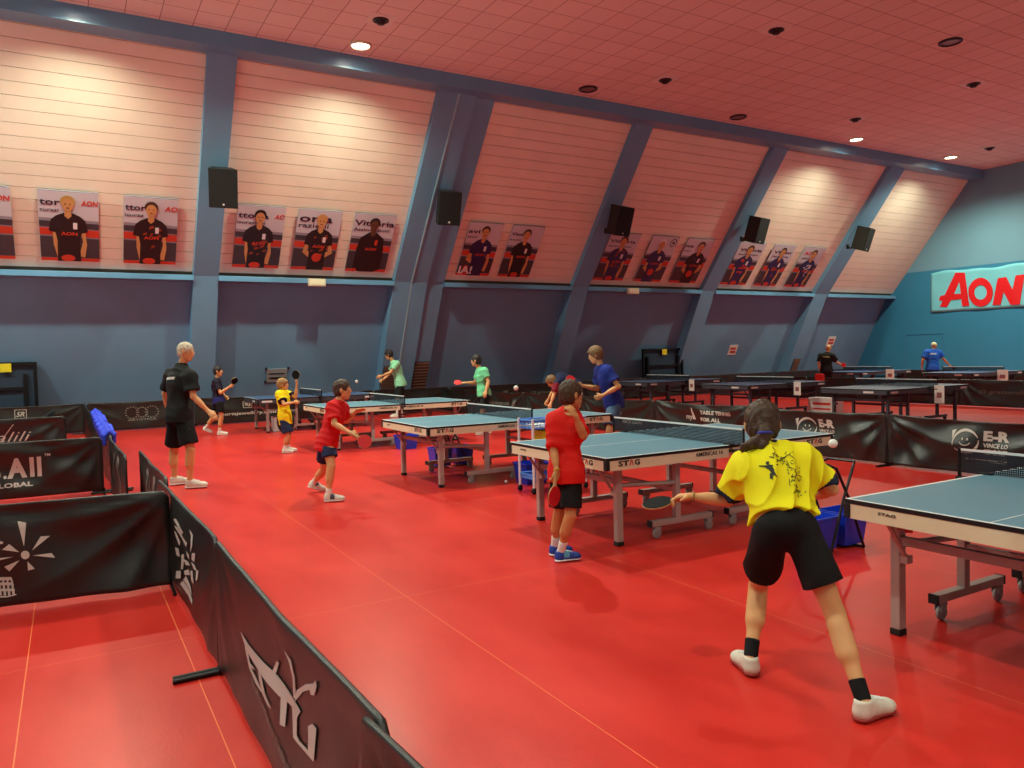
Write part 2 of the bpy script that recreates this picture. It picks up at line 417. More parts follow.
for x, lb in ((.4, 'lit round ceiling lamp by the beam at the top left corner of the view'), (5.63, 'lit round ceiling lamp near the beam above the second clad bay from the left'),
              (22.07, 'lit round ceiling lamp near the beam, above the last set of three posters'), (27.3, 'lit round ceiling lamp near the beam closest to the end wall')):
    downlight(x, 15.75, True, lb); lamp(x, 15.75, L_WASH, 154, .85, .12, col=(.92, 1, .74))
for x in (-5.2, .4, 5.63, 22.07, 27.3):  # unseen row added as neutral fill, bounced off pale floor and front wall
    downlight(x, 2*YM-15.75, True, 'added round ceiling fill lamp along the front wall, out of the view', 'added fill lamps of the front row'); lamp(x, 2*YM-15.75, 1300, 112, .5, .12)
downlight(-4.9, 15.75, True, 'lit round ceiling lamp along the back wall, out of the view', 'lit ceiling lamps of the middle rows'); lamp(-4.9, 15.75, L_WASH, 174, .4, .12)
downlight(11.57, 15.78, False, 'unlit black-rimmed ceiling lamp near the beam above the bay with two posters')
downlight(16.81, 15.76, False, 'unlit black-rimmed ceiling lamp near the beam above the first dim bay of three posters')
downlight(17.0, 9.81, False, 'large unlit black-rimmed ceiling lamp at the upper right, farthest from the beam')
for (x, y, w) in ((-5.2, 9.8, .9), (.3, 9.8, 1.0), (5.7, 9.8, 2.7), (22.3, 9.8, 1.2), (27.4, 9.8, 2.2), (-5.2, 3.8, .8), (.3, 3.8, 1.35), (22.3, 3.8, .6), (27.4, 3.8, 1.0),
                  (-5.2, -2.2, .8), (.3, -2.2, .75), (5.7, -2.2, .7), (11.2, -2.2, .5), (22.3, -2.2, .5), (-10., 9.8, 1.3), (-10., 3.8, 1.3), (-10., -2.2, 1.3)):
    downlight(x, y, True, 'lit round ceiling lamp in the middle rows of the hall, out of the view', 'lit ceiling lamps of the middle rows'); lamp(x, y, L_MAIN*w)
sp = None
for (x, y, lb) in ((5.58, 14.4, 'small gimbal spotlight in the ceiling, nearest to the lit lamp at the left'), (13.02, 11.14, 'small dark gimbal spotlight at the top centre-right of the ceiling'),
                   (12.9, 14.42, 'small dark gimbal spotlight between the two unlit black-rimmed lamps along the beam'), (20.24, 11.09, 'small gimbal spotlight on a white plate at the far upper right'),
                   (20.1, 14.37, 'small gimbal spotlight on the ceiling in front of the third lit lamp'), (27.3, 14.43, 'small gimbal spotlight nearest to the end wall')):
    if sp is None:
        sp = thing('ceiling_spotlight', lb, 'spotlight', (x, y, ZC))
        MB().box((0, 0, -.008), (.5, .5, .016), bev=.004).build('plate', M_white, sp)
        MB().lathe([(.13, -.016), (.16, -.016), (.16, -.03), (.13, -.04), (.12, -.016)], n=20).build('ring', M_ring, sp)
        MB().lathe([(.0005, -.10), (.07, -.095), (.1, -.05), (.115, -.016)], n=18).build('spot_head', M_black, sp)
    else:
        c = copy_tree(sp); c.location = (x, y, ZC); c['label'] = lb

# loudspeakers ---------------------------------------------------------------
M_spk = mat('black_speaker_case', (22, 26, 22), .55); M_grl = mat('speaker_grille', (10, 9, 9), .8)
sx_lab = ['black box loudspeaker on the first blue pillar at the left', 'black box loudspeaker on the wide double pillar', 'black box loudspeaker on the pillar right of the bay with two posters',
          'black box loudspeaker left of the last set of three posters', 'smallest black box loudspeaker, on the last pillar before the end wall']
spk = None
for i, (x, ps) in enumerate(((3.2, 2.38), (8.7, 2.35), (14.15, 2.4), (19.78, 2.48), (25.3, 2.5))):
    base = TS(V(x, ps, .05))
    if spk is None:
        spk = thing('loudspeaker', sx_lab[i], 'loudspeaker', base)
        mb = MB(); c = V(0, -.52, -.12); R = np.array(Matrix.Rotation(math.radians(18), 3, 'X'))
        # trapezoid cabinet, wide grille in front
        pl = [(-.3, -.24), (.3, -.24), (.2, .24), (-.2, .24)]
        mb.prism(pl, -.42, .42, T=lambda p: R @ p+c); mb.build('cabinet', M_spk, spk)
        mb = MB(); mb.prism([(-.285, -.262), (.285, -.262), (.285, -.24), (-.285, -.24)], -.4, .4, T=lambda p: R @ p+c); mb.build('grille', M_grl, spk)
        mb = MB(); mb.prism([(-.02, -.268), (.02, -.268), (.02, -.262), (-.02, -.262)], -.36, -.32, T=lambda p: R @ p+c); mb.build('badge', M_white, spk)
        mb = MB(); mb.tube([(0, .0, -.35), (0, -.1, -.42), (0, -.3, -.42), (0, -.36, -.3)], .025); mb.box((0, -.0, -.36), (.16, .06, .16)); mb.build('bracket', M_blackm, spk)
    else:
        c = copy_tree(spk); c.location = tuple(base); c['label'] = sx_lab[i]
        c.rotation_euler = (0, 0, 0)
SPK_YAW = [-.12, -.12, .12, .2, .3]
for o, a in zip([o for o in COL.objects if o.name.startswith('loudspeaker')], SPK_YAW): o.rotation_euler = (0, 0, a)

# posters on the cladding -----------------------------------------------------
pm_ = dict(bg=mat('poster_grey', (150, 145, 158), .45), bg2=mat('poster_light', (205, 200, 210), .45), dark=mat('poster_dark', (62, 58, 66), .45), red=mat('poster_red', (205, 62, 40), .45),
           blk=mat('poster_black', (26, 24, 28), .45), skin=mat('poster_skin', (206, 150, 96), .45), skin2=mat('poster_dark_skin', (96, 62, 46), .45), navy=mat('poster_navy', (38, 42, 88), .45),
           hair=mat('poster_brown_hair', (70, 46, 30), .45), blond=mat('poster_blond_hair', (190, 150, 80), .45), txt=mat('poster_text', (40, 40, 60), .45), wht=mat('poster_white', (235, 230, 232), .45), fire=mat('poster_orange', (150, 62, 38), .45))
def circ(cx, cy, rx, ry, n=16): return [(cx+rx*math.cos(2*PI*k/n), cy+ry*math.sin(2*PI*k/n)) for k in range(n)]
def poster(x0, x1, label, hair='hair', shirt='blk', skin='skin', big='ttoria', small='icurazioni', red=None, tw=(.02, .62), bh=.11, pose=0, fx=.5, logo=None, accent=None, long_sleeve=False):
    w, h = x1-x0, 1.7
    t = thing('poster', label, 'poster', TS(V(x0, .24, -.07)))
    T = lambda p: V(*p)[0]*V(1, 0, 0)+p[1]*es+p[2]*nr
    MB().prism([(0, 0), (w, 0), (w, h), (0, h)], 0, .03, T=T).build('board', pm_['bg'], t)
    z = [.030]
    def layer(name, polys, m, lab=None):
        mb = MB(); z[0] += .0015
        for q in polys: mb.prism([(min(max(a, 0), 1)*w, min(max(b, 0), 1)*h) for a, b in q], z[0]-.002, z[0], T=T)
        mb.build(name, pm_[m], t, label=lab)
    layer('printed_backdrop', [[(0, .62), (1, .60), (1, .99), (0, .99)]], 'bg2')
    layer('printed_table_band', [[(0, .38), (1, .36), (1, .46), (0, .48)]], 'red')
    layer('printed_floor_band', [[(0, .05), (1, .05), (1, .34), (0, .36)], [(0, .5), (1, .48), (1, .56), (0, .58)]], 'dark')
    layer('printed_red_edge', [[(0, 0), (1, 0), (1, .045), (0, .045)]], 'red')
    z[0] += .0015
    mb = MB(); Tt = lambda p: T(V(p[0], p[1], p[2]+z[0]-.001))
    if big: fit_text(mb, big, (tw[1]-tw[0])*w, bh, Tt, bold=.02, at=(tw[0]*w, h*.80))
    if small: fit_text(mb, small, (tw[1]-tw[0])*w*.9, bh*.6, Tt, bold=.01, at=(tw[0]*w, h*.71))
    if mb.v: mb.build('lettering', pm_['txt'], t)
    if red:
        mb = MB(); fit_text(mb, red[0], red[2]*w, .13, Tt, bold=.03, shear=.15, at=(red[1]*w, h*.81)); mb.build('lettering', pm_['red'], t, label='red lettering')
    if logo:
        mb = MB(); R_ = circ(logo[0]*w, logo[1]*h, .13, .15, 18); mb.prism(R_, z[0], z[0]+.001, T=T); mb.build('printed_emblem', pm_['txt'], t)
        mb = MB(); mb.prism(circ(logo[0]*w, logo[1]*h, .10, .12, 18), z[0]+.001, z[0]+.002, T=T); mb.build('printed_emblem', pm_['bg2'], t)
        mb = MB(); mb.prism(circ(logo[0]*w, logo[1]*h, .05, .06, 8), z[0]+.002, z[0]+.003, T=T); mb.build('printed_emblem', pm_['txt'], t)
    z[0] += .004
    f = fx
    if pose == 0:     # arms hanging, hands low
        arms = [[(f-.27, .5), (f-.2, .52), (f-.17, .3), (f-.1, .08), (f-.2, .06), (f-.26, .25)], [(f+.27, .5), (f+.2, .52), (f+.24, .3), (f+.17, .08), (f+.27, .06), (f+.31, .25)]]
        rk = [circ(f-.02, .05, .12, .05)]
    elif pose == 1:   # hands joined in front holding a bat
        arms = [[(f-.28, .5), (f-.2, .5), (f-.24, .34), (f-.02, .22), (f-.06, .14), (f-.34, .3)], [(f+.28, .5), (f+.2, .5), (f+.26, .34), (f+.04, .24), (f+.06, .16), (f+.36, .3)]]
        rk = [circ(f, .22, .11, .075)]
    else:             # one arm across
        arms = [[(f-.28, .5), (f-.2, .5), (f-.22, .34), (f+.08, .22), (f+.05, .14), (f-.36, .3)], [(f+.28, .5), (f+.22, .5), (f+.26, .3), (f+.22, .1), (f+.3, .08), (f+.34, .28)]]
        rk = [circ(f-.3, .14, .08, .06)]
    layer('printed_arms', arms if not long_sleeve else [circ(arms[0][3][0], .12, .05, .04), circ(arms[1][3][0], .12, .05, .04)], skin)
    torso = [(f-.2, 0), (f-.19, .3), (f-.22, .42), (f-.33, .44), (f-.29, .6), (f-.2, .66), (f-.08, .70), (f+.08, .70), (f+.2, .66), (f+.29, .6), (f+.33, .44), (f+.22, .42), (f+.19, .3), (f+.2, 0)]
    if long_sleeve: torso = [(f-.18, 0), (f-.34, .06), (f-.33, .4), (f-.28, .6), (f-.08, .7), (f+.08, .7), (f+.28, .6), (f+.33, .4), (f+.34, .06), (f+.18, 0)]
    mb = MB(); z[0] += .0015; mb.prism([(a*w, b*h) for a, b in torso if 1], z[0]-.002, z[0], T=T); mb.build('printed_shirt', pm_[shirt], t)
    if accent:
        rng = random.Random(int(x0*100)); P = []
        for k in range(9):
            a = f-.17+rng.random()*.3; b = .2+rng.random()*.4; s = .02+rng.random()*.03; P.append([(a, b), (a+s*2.2, b+s*.6), (a+s*2, b+s*1.4), (a+s*.2, b+s)])
        layer('printed_shirt_pattern', P, accent)
    layer('printed_neck', [[(f-.06, .66), (f, .62), (f+.06, .66), (f+.05, .76), (f-.05, .76)]], skin)
    layer('printed_hair', [circ(f, .86, .125, .085, 18)], hair)
    layer('printed_face', [circ(f, .815, .10, .085, 18)], skin)
    layer('printed_eyes', [circ(f-.04, .83, .018, .006, 8), circ(f+.04, .83, .018, .006, 8), circ(f, .775, .03, .006, 8)], 'blk')
    layer('printed_bat', rk if not long_sleeve else [circ(f-.3, .03, .06, .03)], 'red')
    layer('printed_badge', [[(f+.08, .48), (f+.15, .48), (f+.15, .57), (f+.08, .57)]], 'wht' if not long_sleeve else 'red')
    mb = MB(); z[0] += .001; Tt = lambda p: T(V(p[0], p[1], p[2]+z[0]-.0005)); fit_text(mb, 'AON', .28*w, .085, Tt, bold=.03, at=((f-.13)*w, .385*h)); mb.build('lettering', pm_['red'], t, label='red lettering')
    return t
poster(-2.0, -.88, 'poster cut by the left edge of the view, player in black', red=('AON', .66, .33), big='Vitto', fx=.42)
poster(-.40, .73, 'poster of a blond player in a plain black and green shirt, leftmost whole poster', hair='blond', big='tor', small='curazi', tw=(.02, .36), red=('AON', .7, .29), bh=.13, fx=.48)
poster(1.22, 2.33, 'poster of a dark-haired player in glasses and red-patterned shirt, left of the first pillar', big='ttor', small='icuraz', tw=(.02, .40), red=('AO', .74, .25), bh=.13, accent='fire', fx=.5)
poster(3.62, 4.74, 'poster of a bearded player in patterned shirt, first poster right of the first pillar', skin='skin', hair='blk', big='ttoria', small='icurazioni', tw=(.02, .66), red=('AO', .78, .21), bh=.14, accent='fire', fx=.48)
poster(5.05, 6.15, 'poster of a balding man with red bat, middle one of the second bay', big='oria', small='razioni', tw=(.04, .8), bh=.2, hair='skin', pose=1, accent='fire', fx=.55)
poster(6.48, 7.6, 'poster of a dark-skinned man in a black zipped tracksuit top', big='Vittoria', small='Assicurazioni', tw=(.02, .98), bh=.16, skin='skin2', hair='blk', long_sleeve=True, fx=.5)
poster(9.75, 10.82, 'poster of a man in a navy shirt with white letters at its lower left corner', big='avi', small='ttor', tw=(.02, .36), shirt='navy', pose=2, fx=.52)
poster(11.13, 12.2, 'poster of a dark-haired player in dark shirt, right one of the third bay pair', big='Vitor', small='assic', tw=(.02, .42), shirt='blk', fx=.5)
poster(14.62, 15.8, 'poster of a player in violet shirt with a red bat, right under the third loudspeaker', big='Vittoria', small='Assicurazioni', tw=(.05, .9), shirt='navy', accent='fire', fx=.5)
poster(16.28, 17.4, 'poster of a grey-haired man in navy with round black emblem at its top right', big=None, small=None, hair='wht', shirt='navy', pose=1, logo=(.84, .87), fx=.45)
poster(17.79, 18.99, 'poster of a player in cap and dark shirt, rightmost in the fourth bay', big='ioa', small='razio', tw=(.02, .3), shirt='blk', pose=1, hair='hair', fx=.58, accent='navy')
poster(20.2, 21.45, 'poster of a player in navy, directly right of the fourth pillar', big='Vittoria', small='Assicurazioni', tw=(.1, .95), shirt='navy', accent='red', fx=.48)
poster(21.9, 23.03, 'poster of a player in navy, middle one of the three in the fifth bay', big='Vittor', small='Assicuraz', tw=(.1, .95), shirt='navy', accent='fire', fx=.5)
poster(23.5, 24.66, 'poster of a smiling player in bright blue shirt, nearest to the last pillar', big=None, small='azioni', tw=(.1, .5), red=('AO', .08, .4), shirt='navy', fx=.55, accent='bg2')
pst = [o for o in COL.objects if o.get('category') == 'poster'][6]
mb = MB(); fit_text(mb, 'IA!', .42, .26, lambda p: p[0]*V(1, 0, 0)+p[1]*es+(p[2]+.068)*nr, bold=.03, at=(.03, .06)); mb.build('lettering', pm_['wht'], pst, label='white lettering')

# small fittings on ledge and lower wall
for x, lb in ((5.72, 'cream plastic emergency light on the ledge under the second bay posters'), (16.25, 'cream plastic emergency light on the ledge under the fourth bay posters')):
    t = thing('emergency_light', lb, 'emergency light', (x, YL-.06, ZL-.1))
    MB().box((0, -.05, -.02), (.46, .1, .2), bev=.02).build('housing', M_cream, t); MB().box((0, -.105, -.02), (.38, .012, .13), bev=.005).build('diffuser', mat('emergency_diffuser', (245, 238, 205), .3), t)
def wall_plate(x, s, w, h, label, name, cat, col, red=True):
    t = thing(name, label, cat, TLW(V(x, s, 0)))
    T = lambda p: p[0]*V(1, 0, 0)+p[1]*el+p[2]*nl
    mb = MB(); slab(mb, T, -w/2, w/2, 0, h, .0, .02); mb.build('plate', col, t)
    if red:
        mb = MB(); slab(mb, T, -w*.38, w*.3, h*.55, h*.75, .02, .024); slab(mb, T, -w*.3, w*.38, h*.2, h*.42, .02, .024); mb.build('printed_stripes', mat('sign_red', (196, 50, 44), .5), t)
    return t
wall_plate(22.35, 1.55, .42, .42, 'small white notice with red stripes on the wall under the fifth bay', 'wall_sign', 'sign', M_white)
wall_plate(28.0, 1.85, .46, .42, 'small white notice with red stripes beside the head of the far player in black', 'wall_sign', 'sign', M_white)
g = wall_plate(5.0, 1.12, .55, .4, 'grey metal plate with bolts on the wall above the boy in yellow', 'wall_plate', 'metal plate', mat('brushed_plate', (150, 156, 156), .5), False)
mb = MB(); T = lambda p: p[0]*V(1, 0, 0)+p[1]*el+p[2]*nl
for a in (-.3, .3):
    for b in (.02, .42): mb.box(T(V(a, b, .02)), (.06, .03, .06), bev=.01)
mb.build('bolts', M_blackm, g); mb = MB(); slab(mb, T, -.2, .24, .1, .15, .02, .028); slab(mb, T, -.22, .2, .24, .27, .02, .028); mb.build('printed_stripes', M_blackm, g)

# banner on the end wall
M_ban = mat('pale_cyan_banner', (120, 205, 222), .6, noise=.03, nscale=2); M_red = mat('banner_red', (228, 20, 30), .5); M_pink = mat('banner_white', (226, 232, 240), .5)
bt = thing('banner', 'pale cyan cloth banner with big red letters on the blue end wall', 'banner', (XE, 18.4, 2.91))
def Bw(p):  # x along the wall toward the camera side, y up
    a, b, c = p; sag = .03*math.sin(a*2.1)+.02*math.sin(a*5+b*3)
    return V(-.035-c-.012*math.sin(a*4.0+b*2.5), -a, b*1.0+(sag*(b/1.6)))
nx, ny = 60, 14; mb = MB(); W, H = 6.6, 1.6
vs = [Bw((W*i/nx, H*j/ny, 0)) for i in range(nx+1) for j in range(ny+1)]; fs = [(i*(ny+1)+j, (i+1)*(ny+1)+j, (i+1)*(ny+1)+j+1, i*(ny+1)+j+1) for i in range(nx) for j in range(ny)]
mb.add(vs, fs, 0, True); b_ = mb.build('cloth', M_ban, bt); s_ = b_.modifiers.new('s', 'SOLIDIFY'); s_.thickness = .006
def zp(px, py):   # lettering outline measured off the wall
    return ((px-118)/9.846*.0377*1.0, 1.6-(py-(176-(px-118)*.089))/ (396-(px-118)*.0085)*1.6)
Apoly = [(385, 180), (478, 172), (522, 492), (450, 497), (442, 430), (335, 442), (292, 512), (218, 510), (248, 455), (210, 445), (222, 408), (270, 392)]
mb = MB(); mb.prism([zp(*q) for q in Apoly], .012, .02, T=lambda p: Bw(p)); mb.build('letter', M_red, bt, label='red letter A')
tri = [(425, 270), (436, 380), (368, 386)]; mb = MB(); mb.prism([zp(*q) for q in tri], .02, .024, T=lambda p: Bw(p)); mb.build('letter_counter', M_ban, bt)
def ring(cx, cy, ro, ri, mb, n=26, sy=1.15):
    o = [zp(cx+ro*math.cos(2*PI*k/n), cy+ro*sy*math.sin(2*PI*k/n)) for k in range(n)]; i_ = [zp(cx+ri*math.cos(2*PI*k/n), cy+ri*sy*math.sin(2*PI*k/n)) for k in range(n)]
    vs = [Bw((a, b, .012)) for a, b in o+i_]+[Bw((a, b, .022)) for a, b in o+i_]
    fs = []
    for k in range(n):
        k2 = (k+1) % n; fs += [(2*n+k, 2*n+k2, 3*n+k2, 3*n+k), (k, k2, 2*n+k2, 2*n+k), (n+k, 3*n+k, 3*n+k2, n+k2)]
    mb.add(vs, fs)
mb = MB(); ring(632, 358, 118, 60, mb); mb.build('letter', M_red, bt, label='red letter O')
Np = [(798, 222), (878, 215), (935, 330), (962, 208), (1040, 200), (1000, 462), (915, 468), (850, 350), (822, 472), (748, 475)]
mb = MB(); mb.prism([zp(*q) for q in Np], .013, .023, T=lambda p: Bw(p)); mb.build('letter', M_red, bt, label='red letter N')
# folded panel outline on the end wall, a thin painted frame
fr = MB(); 
for (y, z, a, b) in ((19.45, 1.4, .03, 1.3), (17.9, 1.4, .03, 1.3)): fr.box((XE-.008, y, z), (.016, a, b))
fr.box((XE-.008, 18.67, 2.05), (.016, 1.58, .03)); fr.build('trim_4', mat('blue_trim', (60, 128, 178), .5), kind='structure')

# ------------------------------------------------------------------ table tennis tables
M_top = mat('blue_table_top', (96, 138, 156), .38, noise=.03, nscale=3, spec=.4)
M_top2 = mat('dark_blue_table_top', (50, 84, 132), .4, noise=.03, nscale=3)
M_line = mat('white_line', (225, 228, 225), .5)
M_edge = mat('black_table_edge', (12, 12, 13), .5)
M_apron = mat('cream_apron', (226, 214, 180), .45)
M_leg = mat('pale_steel_leg', (176, 160, 152), .4, metal=.15)
M_legd = mat('dark_steel_leg', (70, 72, 82), .45, metal=.2)
M_rub = mat('black_rubber', (14, 14, 15), .7)
M_wheel = mat('grey_wheel', (150, 148, 146), .5)
M_redk = mat('red_knob', (190, 34, 30), .4)
M_let = mat('black_print', (25, 22, 24), .5); M_letr = mat('red_print', (190, 40, 36), .5); M_letw = mat('white_print', (214, 212, 206), .6)
def net_mat():
    m = bpy.data.materials.new('dark_net'); m.use_nodes = True; nt = m.node_tree; L = nt.links.new
    b = nt.nodes['Principled BSDF']; b.inputs['Base Color'].default_value = lin((16, 24, 38))+(1,); b.inputs['Roughness'].default_value = .8
    tc = nt.nodes.new('ShaderNodeTexCoord'); s = nt.nodes.new('ShaderNodeSeparateXYZ'); L(tc.outputs['Object'], s.inputs[0])
    outs = []
    for ax in ('Y', 'Z'):
        a = nt.nodes.new('ShaderNodeMath'); a.operation = 'PINGPONG'; a.inputs[1].default_value = .0065; L(s.outputs[ax], a.inputs[0])
        c = nt.nodes.new('ShaderNodeMath'); c.operation = 'LESS_THAN'; c.inputs[1].default_value = .0034; L(a.outputs[0], c.inputs[0]); outs.append(c.outputs[0])
    mx = nt.nodes.new('ShaderNodeMath'); mx.operation = 'MAXIMUM'; L(outs[0], mx.inputs[0]); L(outs[1], mx.inputs[1])
    L(mx.outputs[0], b.inputs['Alpha'])
    return m
M_net = net_mat()
HX, HY, TZ = 1.37, .7625, .76
def make_table(label, x0, yt, dark=False, rot=0., net_card=False, near_text=True, simple=False, pale=False):
    top = M_top2 if dark else M_top; ap = M_legd if dark else M_apron; lg = M_legd if dark and not pale else M_leg
    t = thing('table_tennis_table', label, 'table tennis table', (x0+HX, yt-HY, 0), rot, 'dark blue tables of the far courts' if dark else 'blue tables of the near row')
    for sx in (-1, 1):
        mb = MB(); a, b = (-HX, -.003) if sx < 0 else (.003, HX); c = (a+b)/2; w = b-a
        mb.box((c, 0, TZ-.0125), (w, 2*HY, .023), 1); mb.box((c, 0, TZ-.001), (w-.004, 2*HY-.004, .002), 0)
        for sy in (-1, 1): mb.box((c, sy*(HY-.012), TZ+.0004), (w-.004, .02, .0008), 2)
        mb.box((sx*(HX-.012), 0, TZ+.0004), (.02, 2*HY-.044, .0008), 2); mb.box((c-sx*.01, 0, TZ+.0004), (w-.03, .006, .0008), 2)
        mb.build('tabletop', [top, M_edge, M_line], t)
        # apron, a folded steel skirt hung under the top
        mb = MB(); z = TZ-.024-.04; h = .082
        for sy in (-1, 1): mb.box((c, sy*(HY-.012), z), (w-.04, .02, h))
        mb.box((sx*(HX-.012), 0, z), (.02, 2*HY-.06, h)); mb.box((sx*.04, 0, z), (.02, 2*HY-.06, h*.6))
        apr = mb.build('apron', ap, t)
        if not dark:
            for sy in (-1, 1):   # lettering on the long sides and on the ends
                T = frame((sx*HX+ (0 if sx < 0 else 0), sy*(HY-.0005), TZ-.095), (-sy*1., 0, 0), (0, 0, 1)) if 0 else None
                # long side: reader stands at sy side; text runs +x for sy<0, -x for sy>0
                d = 1. if sy < 0 else -1.
                T = frame((0, sy*(HY+.0005), TZ-.088), (d, 0, 0), (0, 0, 1), (0, sy*1., 0))
                def put(s, xs, w_, h_, m, yy=.0):
                    mb = MB(); fit_text(mb, s, w_, h_, T, bold=.02, at=((xs*d if d > 0 else -xs)-(0), yy)); mb.build('lettering', m, apr)
                xs = sx*(HX-.10) - (0 if sx*d < 0 else .0)
                st = (sx*(HX-.12))*d   # local reading coordinate of the outer end
                s0 = st if st < 0 else st-.26
                for s, o, w_ in (('ST', 0, .11), ('/\\', .112, .045), ('G', .165, .055)):
                    mb = MB(); fit_text(mb, s, w_, .045, T, bold=.03, at=(s0+o, .012)); mb.build('lettering', M_letr if s == '/\\' else M_let, apr)
                s1 = -.42 if st < 0 else .1
                mb = MB(); fit_text(mb, 'AMERICAS 16', .32, .035, T, bold=.015, at=(s1, .018)); mb.build('lettering', M_let, apr)
            d = -1. if sx < 0 else 1.
            T = frame((sx*(HX+.0005), 0, TZ-.088), (0, d, 0), (0, 0, 1), (sx*1., 0, 0))
            for s, o, w_ in (('ST', 0, .11), ('/\\', .112, .045), ('G', .165, .055)):
                mb = MB(); fit_text(mb, s, w_, .045, T, bold=.03, at=(HY-.4+o, .012)); mb.build('lettering', M_letr if s == '/\\' else M_let, apr)
            mb = MB(); fit_text(mb, 'STAG', .1, .015, T, bold=.01, at=(-HY+.2, .03)); mb.build('lettering', M_let, apr)
        else:
            for sy in (-1, 1):
                mb = MB(); mb.box((sx*(HX-.2), sy*(HY+.001), TZ-.06), (.22, .004, .04)); mb.build('label_plate', M_letw, apr)
            mb = MB(); mb.box((sx*(HX+.001), .35*sx, TZ-.06), (.004, .22, .04)); mb.build('label_plate', M_letw, apr)
        for sy in (-1, 1):
            mb = MB(); mb.box((sx*(HX-.014), sy*(HY-.014), TZ-.062), (.04, .04, .08), bev=.008); mb.build('corner_cap', M_rub, t)
            lx, ly = sx*(HX-.235), sy*(HY-.16)
            mb = MB(); mb.box((lx, ly, (TZ-.1)/2+.02), (.06, .055, TZ-.1-.03), bev=.006); l = mb.build('leg', lg, t)
            mb = MB(); mb.box((lx, ly, .0175), (.066, .061, .035), bev=.006); mb.build('rubber_foot', M_rub, l)
            # diagonal brace with a red knob
            mb = MB(); mb.tube([(lx-sx*0, ly-sy*.05, .43), (sx*(HX-.05), ly-sy*.05, TZ-.08)], .013, 8); mb.box((lx, ly-sy*.045, .43), (.05, .05, .04)); br = mb.build('brace', lg, t)
            if not dark: mb = MB(); mb.tube([(sx*(HX-.13), ly-sy*.07, .62), (sx*(HX-.13), ly-sy*.12, .62)], .006); mb.lathe([(.0, -.012), (.02, -.012), (.022, .012), (0, .012)], (sx*(HX-.13), ly-sy*.13, .62), 10); mb.build('knob', M_redk, br)
            ix = sx*.5
            mb = MB(); mb.box((ix, ly, .41), (.055, .05, .55), bev=.005); mb.build('inner_leg', lg, t)
            mb = MB(); mb.box((sx*.45, ly, .135), (.7, .055, .05), bev=.006); fb = mb.build('foot_beam', lg, t)
            for q in (-.352, .352): mb = MB(); mb.box((sx*.45+q, ly, .135), (.012, .058, .054)); mb.build('end_plug', M_rub, fb)
            for q in (-.3, .3):
                cx = sx*.45+q
                mb = MB(); mb.box((cx, ly, .105), (.05, .04, .014)); mb.box((cx+.018, ly-.02, .08), (.05, .006, .05)); mb.box((cx+.018, ly+.02, .08), (.05, .006, .05)); mb.tube([(cx+.02, ly, .1), (cx+.07, ly, .088)], .012, 8); ca = mb.build('caster', M_wheel if not dark else M_rub, t)
                mb = MB(); R = np.array(Matrix.Rotation(PI/2, 3, 'X')); mb.lathe([(0, -.013), (.038, -.013), (.044, -.008), (.044, .008), (.038, .013), (0, .013)], (cx+.025, ly, .045), 16, 0, R); mb.build('wheel', M_wheel if not dark else M_rub, ca)
        lx = sx*(HX-.235)
        mb = MB(); mb.box((lx, 0, .53), (.035, 2*(HY-.16)-.05, .05), bev=.004); mb.build('crossbar', lg, t)
        mb = MB(); mb.box((sx*.5, 0, .40), (.035, 2*(HY-.16)-.05, .04), bev=.004); mb.build('crossbar', lg, t)
        for sy in (-1, 1):
            mb = MB(); mb.tube([(lx, sy*(HY-.16), .50), (sx*.5, sy*(HY-.16), .46)], .02, 8); mb.build('side_rail', lg, t)
    # net
    nb = MB(); nb.add([(0, -HY-.13, TZ+.005), (0, HY+.13, TZ+.005), (0, HY+.13, TZ+.142), (0, -HY-.13, TZ+.142)], [(0, 1, 2, 3)]); n = nb.build('net', M_net, t)
    nb = MB(); nb.box((0, 0, TZ+.146), (.006, 2*HY+.28, .016), bev=.002); nb.build('net_tape', M_line, n)
    for sy in (-1, 1):
        nb = MB(); nb.tube([(0, sy*(HY+.145), TZ-.05), (0, sy*(HY+.145), TZ+.155)], .011, 10); nb.box((0, sy*(HY+.11), TZ-.04), (.05, .1, .02), bev=.004); nb.box((0, sy*(HY+.05), TZ-.028-.02), (.06, .11, .018), bev=.004)
        nb.tube([(0, sy*(HY+.06), TZ-.05), (0, sy*(HY+.06), TZ-.12)], .012, 8); nb.box((0, sy*(HY-.02), TZ+.006), (.05, .09, .01), bev=.003); nb.build('net_post', M_blackm, t)
    return t
make_table('blue table with black edge and cream side, cut by the right edge of the view', 3.69, 2.72)
make_table('blue table nearest behind the boy in red with his fist at his ear', 3.65, 6.36)
make_table('blue table behind the white and blue ball trolley, third in the near row', 3.66, 9.85)
make_table('blue table in front of the red-shirted boy swinging a red bat', 3.80, 14.40)
make_table('blue table against the wall behind the little boy in yellow', 3.55, 18.68, True, pale=True)
make_table('dark blue table just behind the black barrier with the smiling face marks, right side', 13.5, 10.52, True)
make_table('dark blue table in the middle of the far court, white notice hung at its net', 13.6, 14.06, True)
make_table('dark blue table near the wall in the far court, before the upright folded table', 13.6, 17.6, True)
make_table('distant dark blue table where the man in black plays, near the end wall', 22.4, 17.38, True)
make_table('distant dark blue table where the man in royal blue plays, by the end wall', 22.4, 13.83, True)
make_table('distant dark blue table cut by the right edge of the view', 22.4, 10.25, True)
def card(x, y, z, label, w=.2, h=.32):
    t = thing('paper_notice', label, 'notice', (x, y, z))
    mb = MB(); mb.box((-.02, 0, -h/2), (.006, w, h)); mb.build('sheet', M_white, t); mb = MB(); mb.box((-.025, 0, -h*.55), (.003, w*.5, h*.3)); mb.build('printed_mark', mat('faded_print', (150, 90, 90), .6), t)
card(14.96, 15.82, .80, 'white paper notice hanging at the net post of the far table near the wall')
card(14.97, 12.28, .80, 'white paper notice hanging at the net post of the middle dark table')
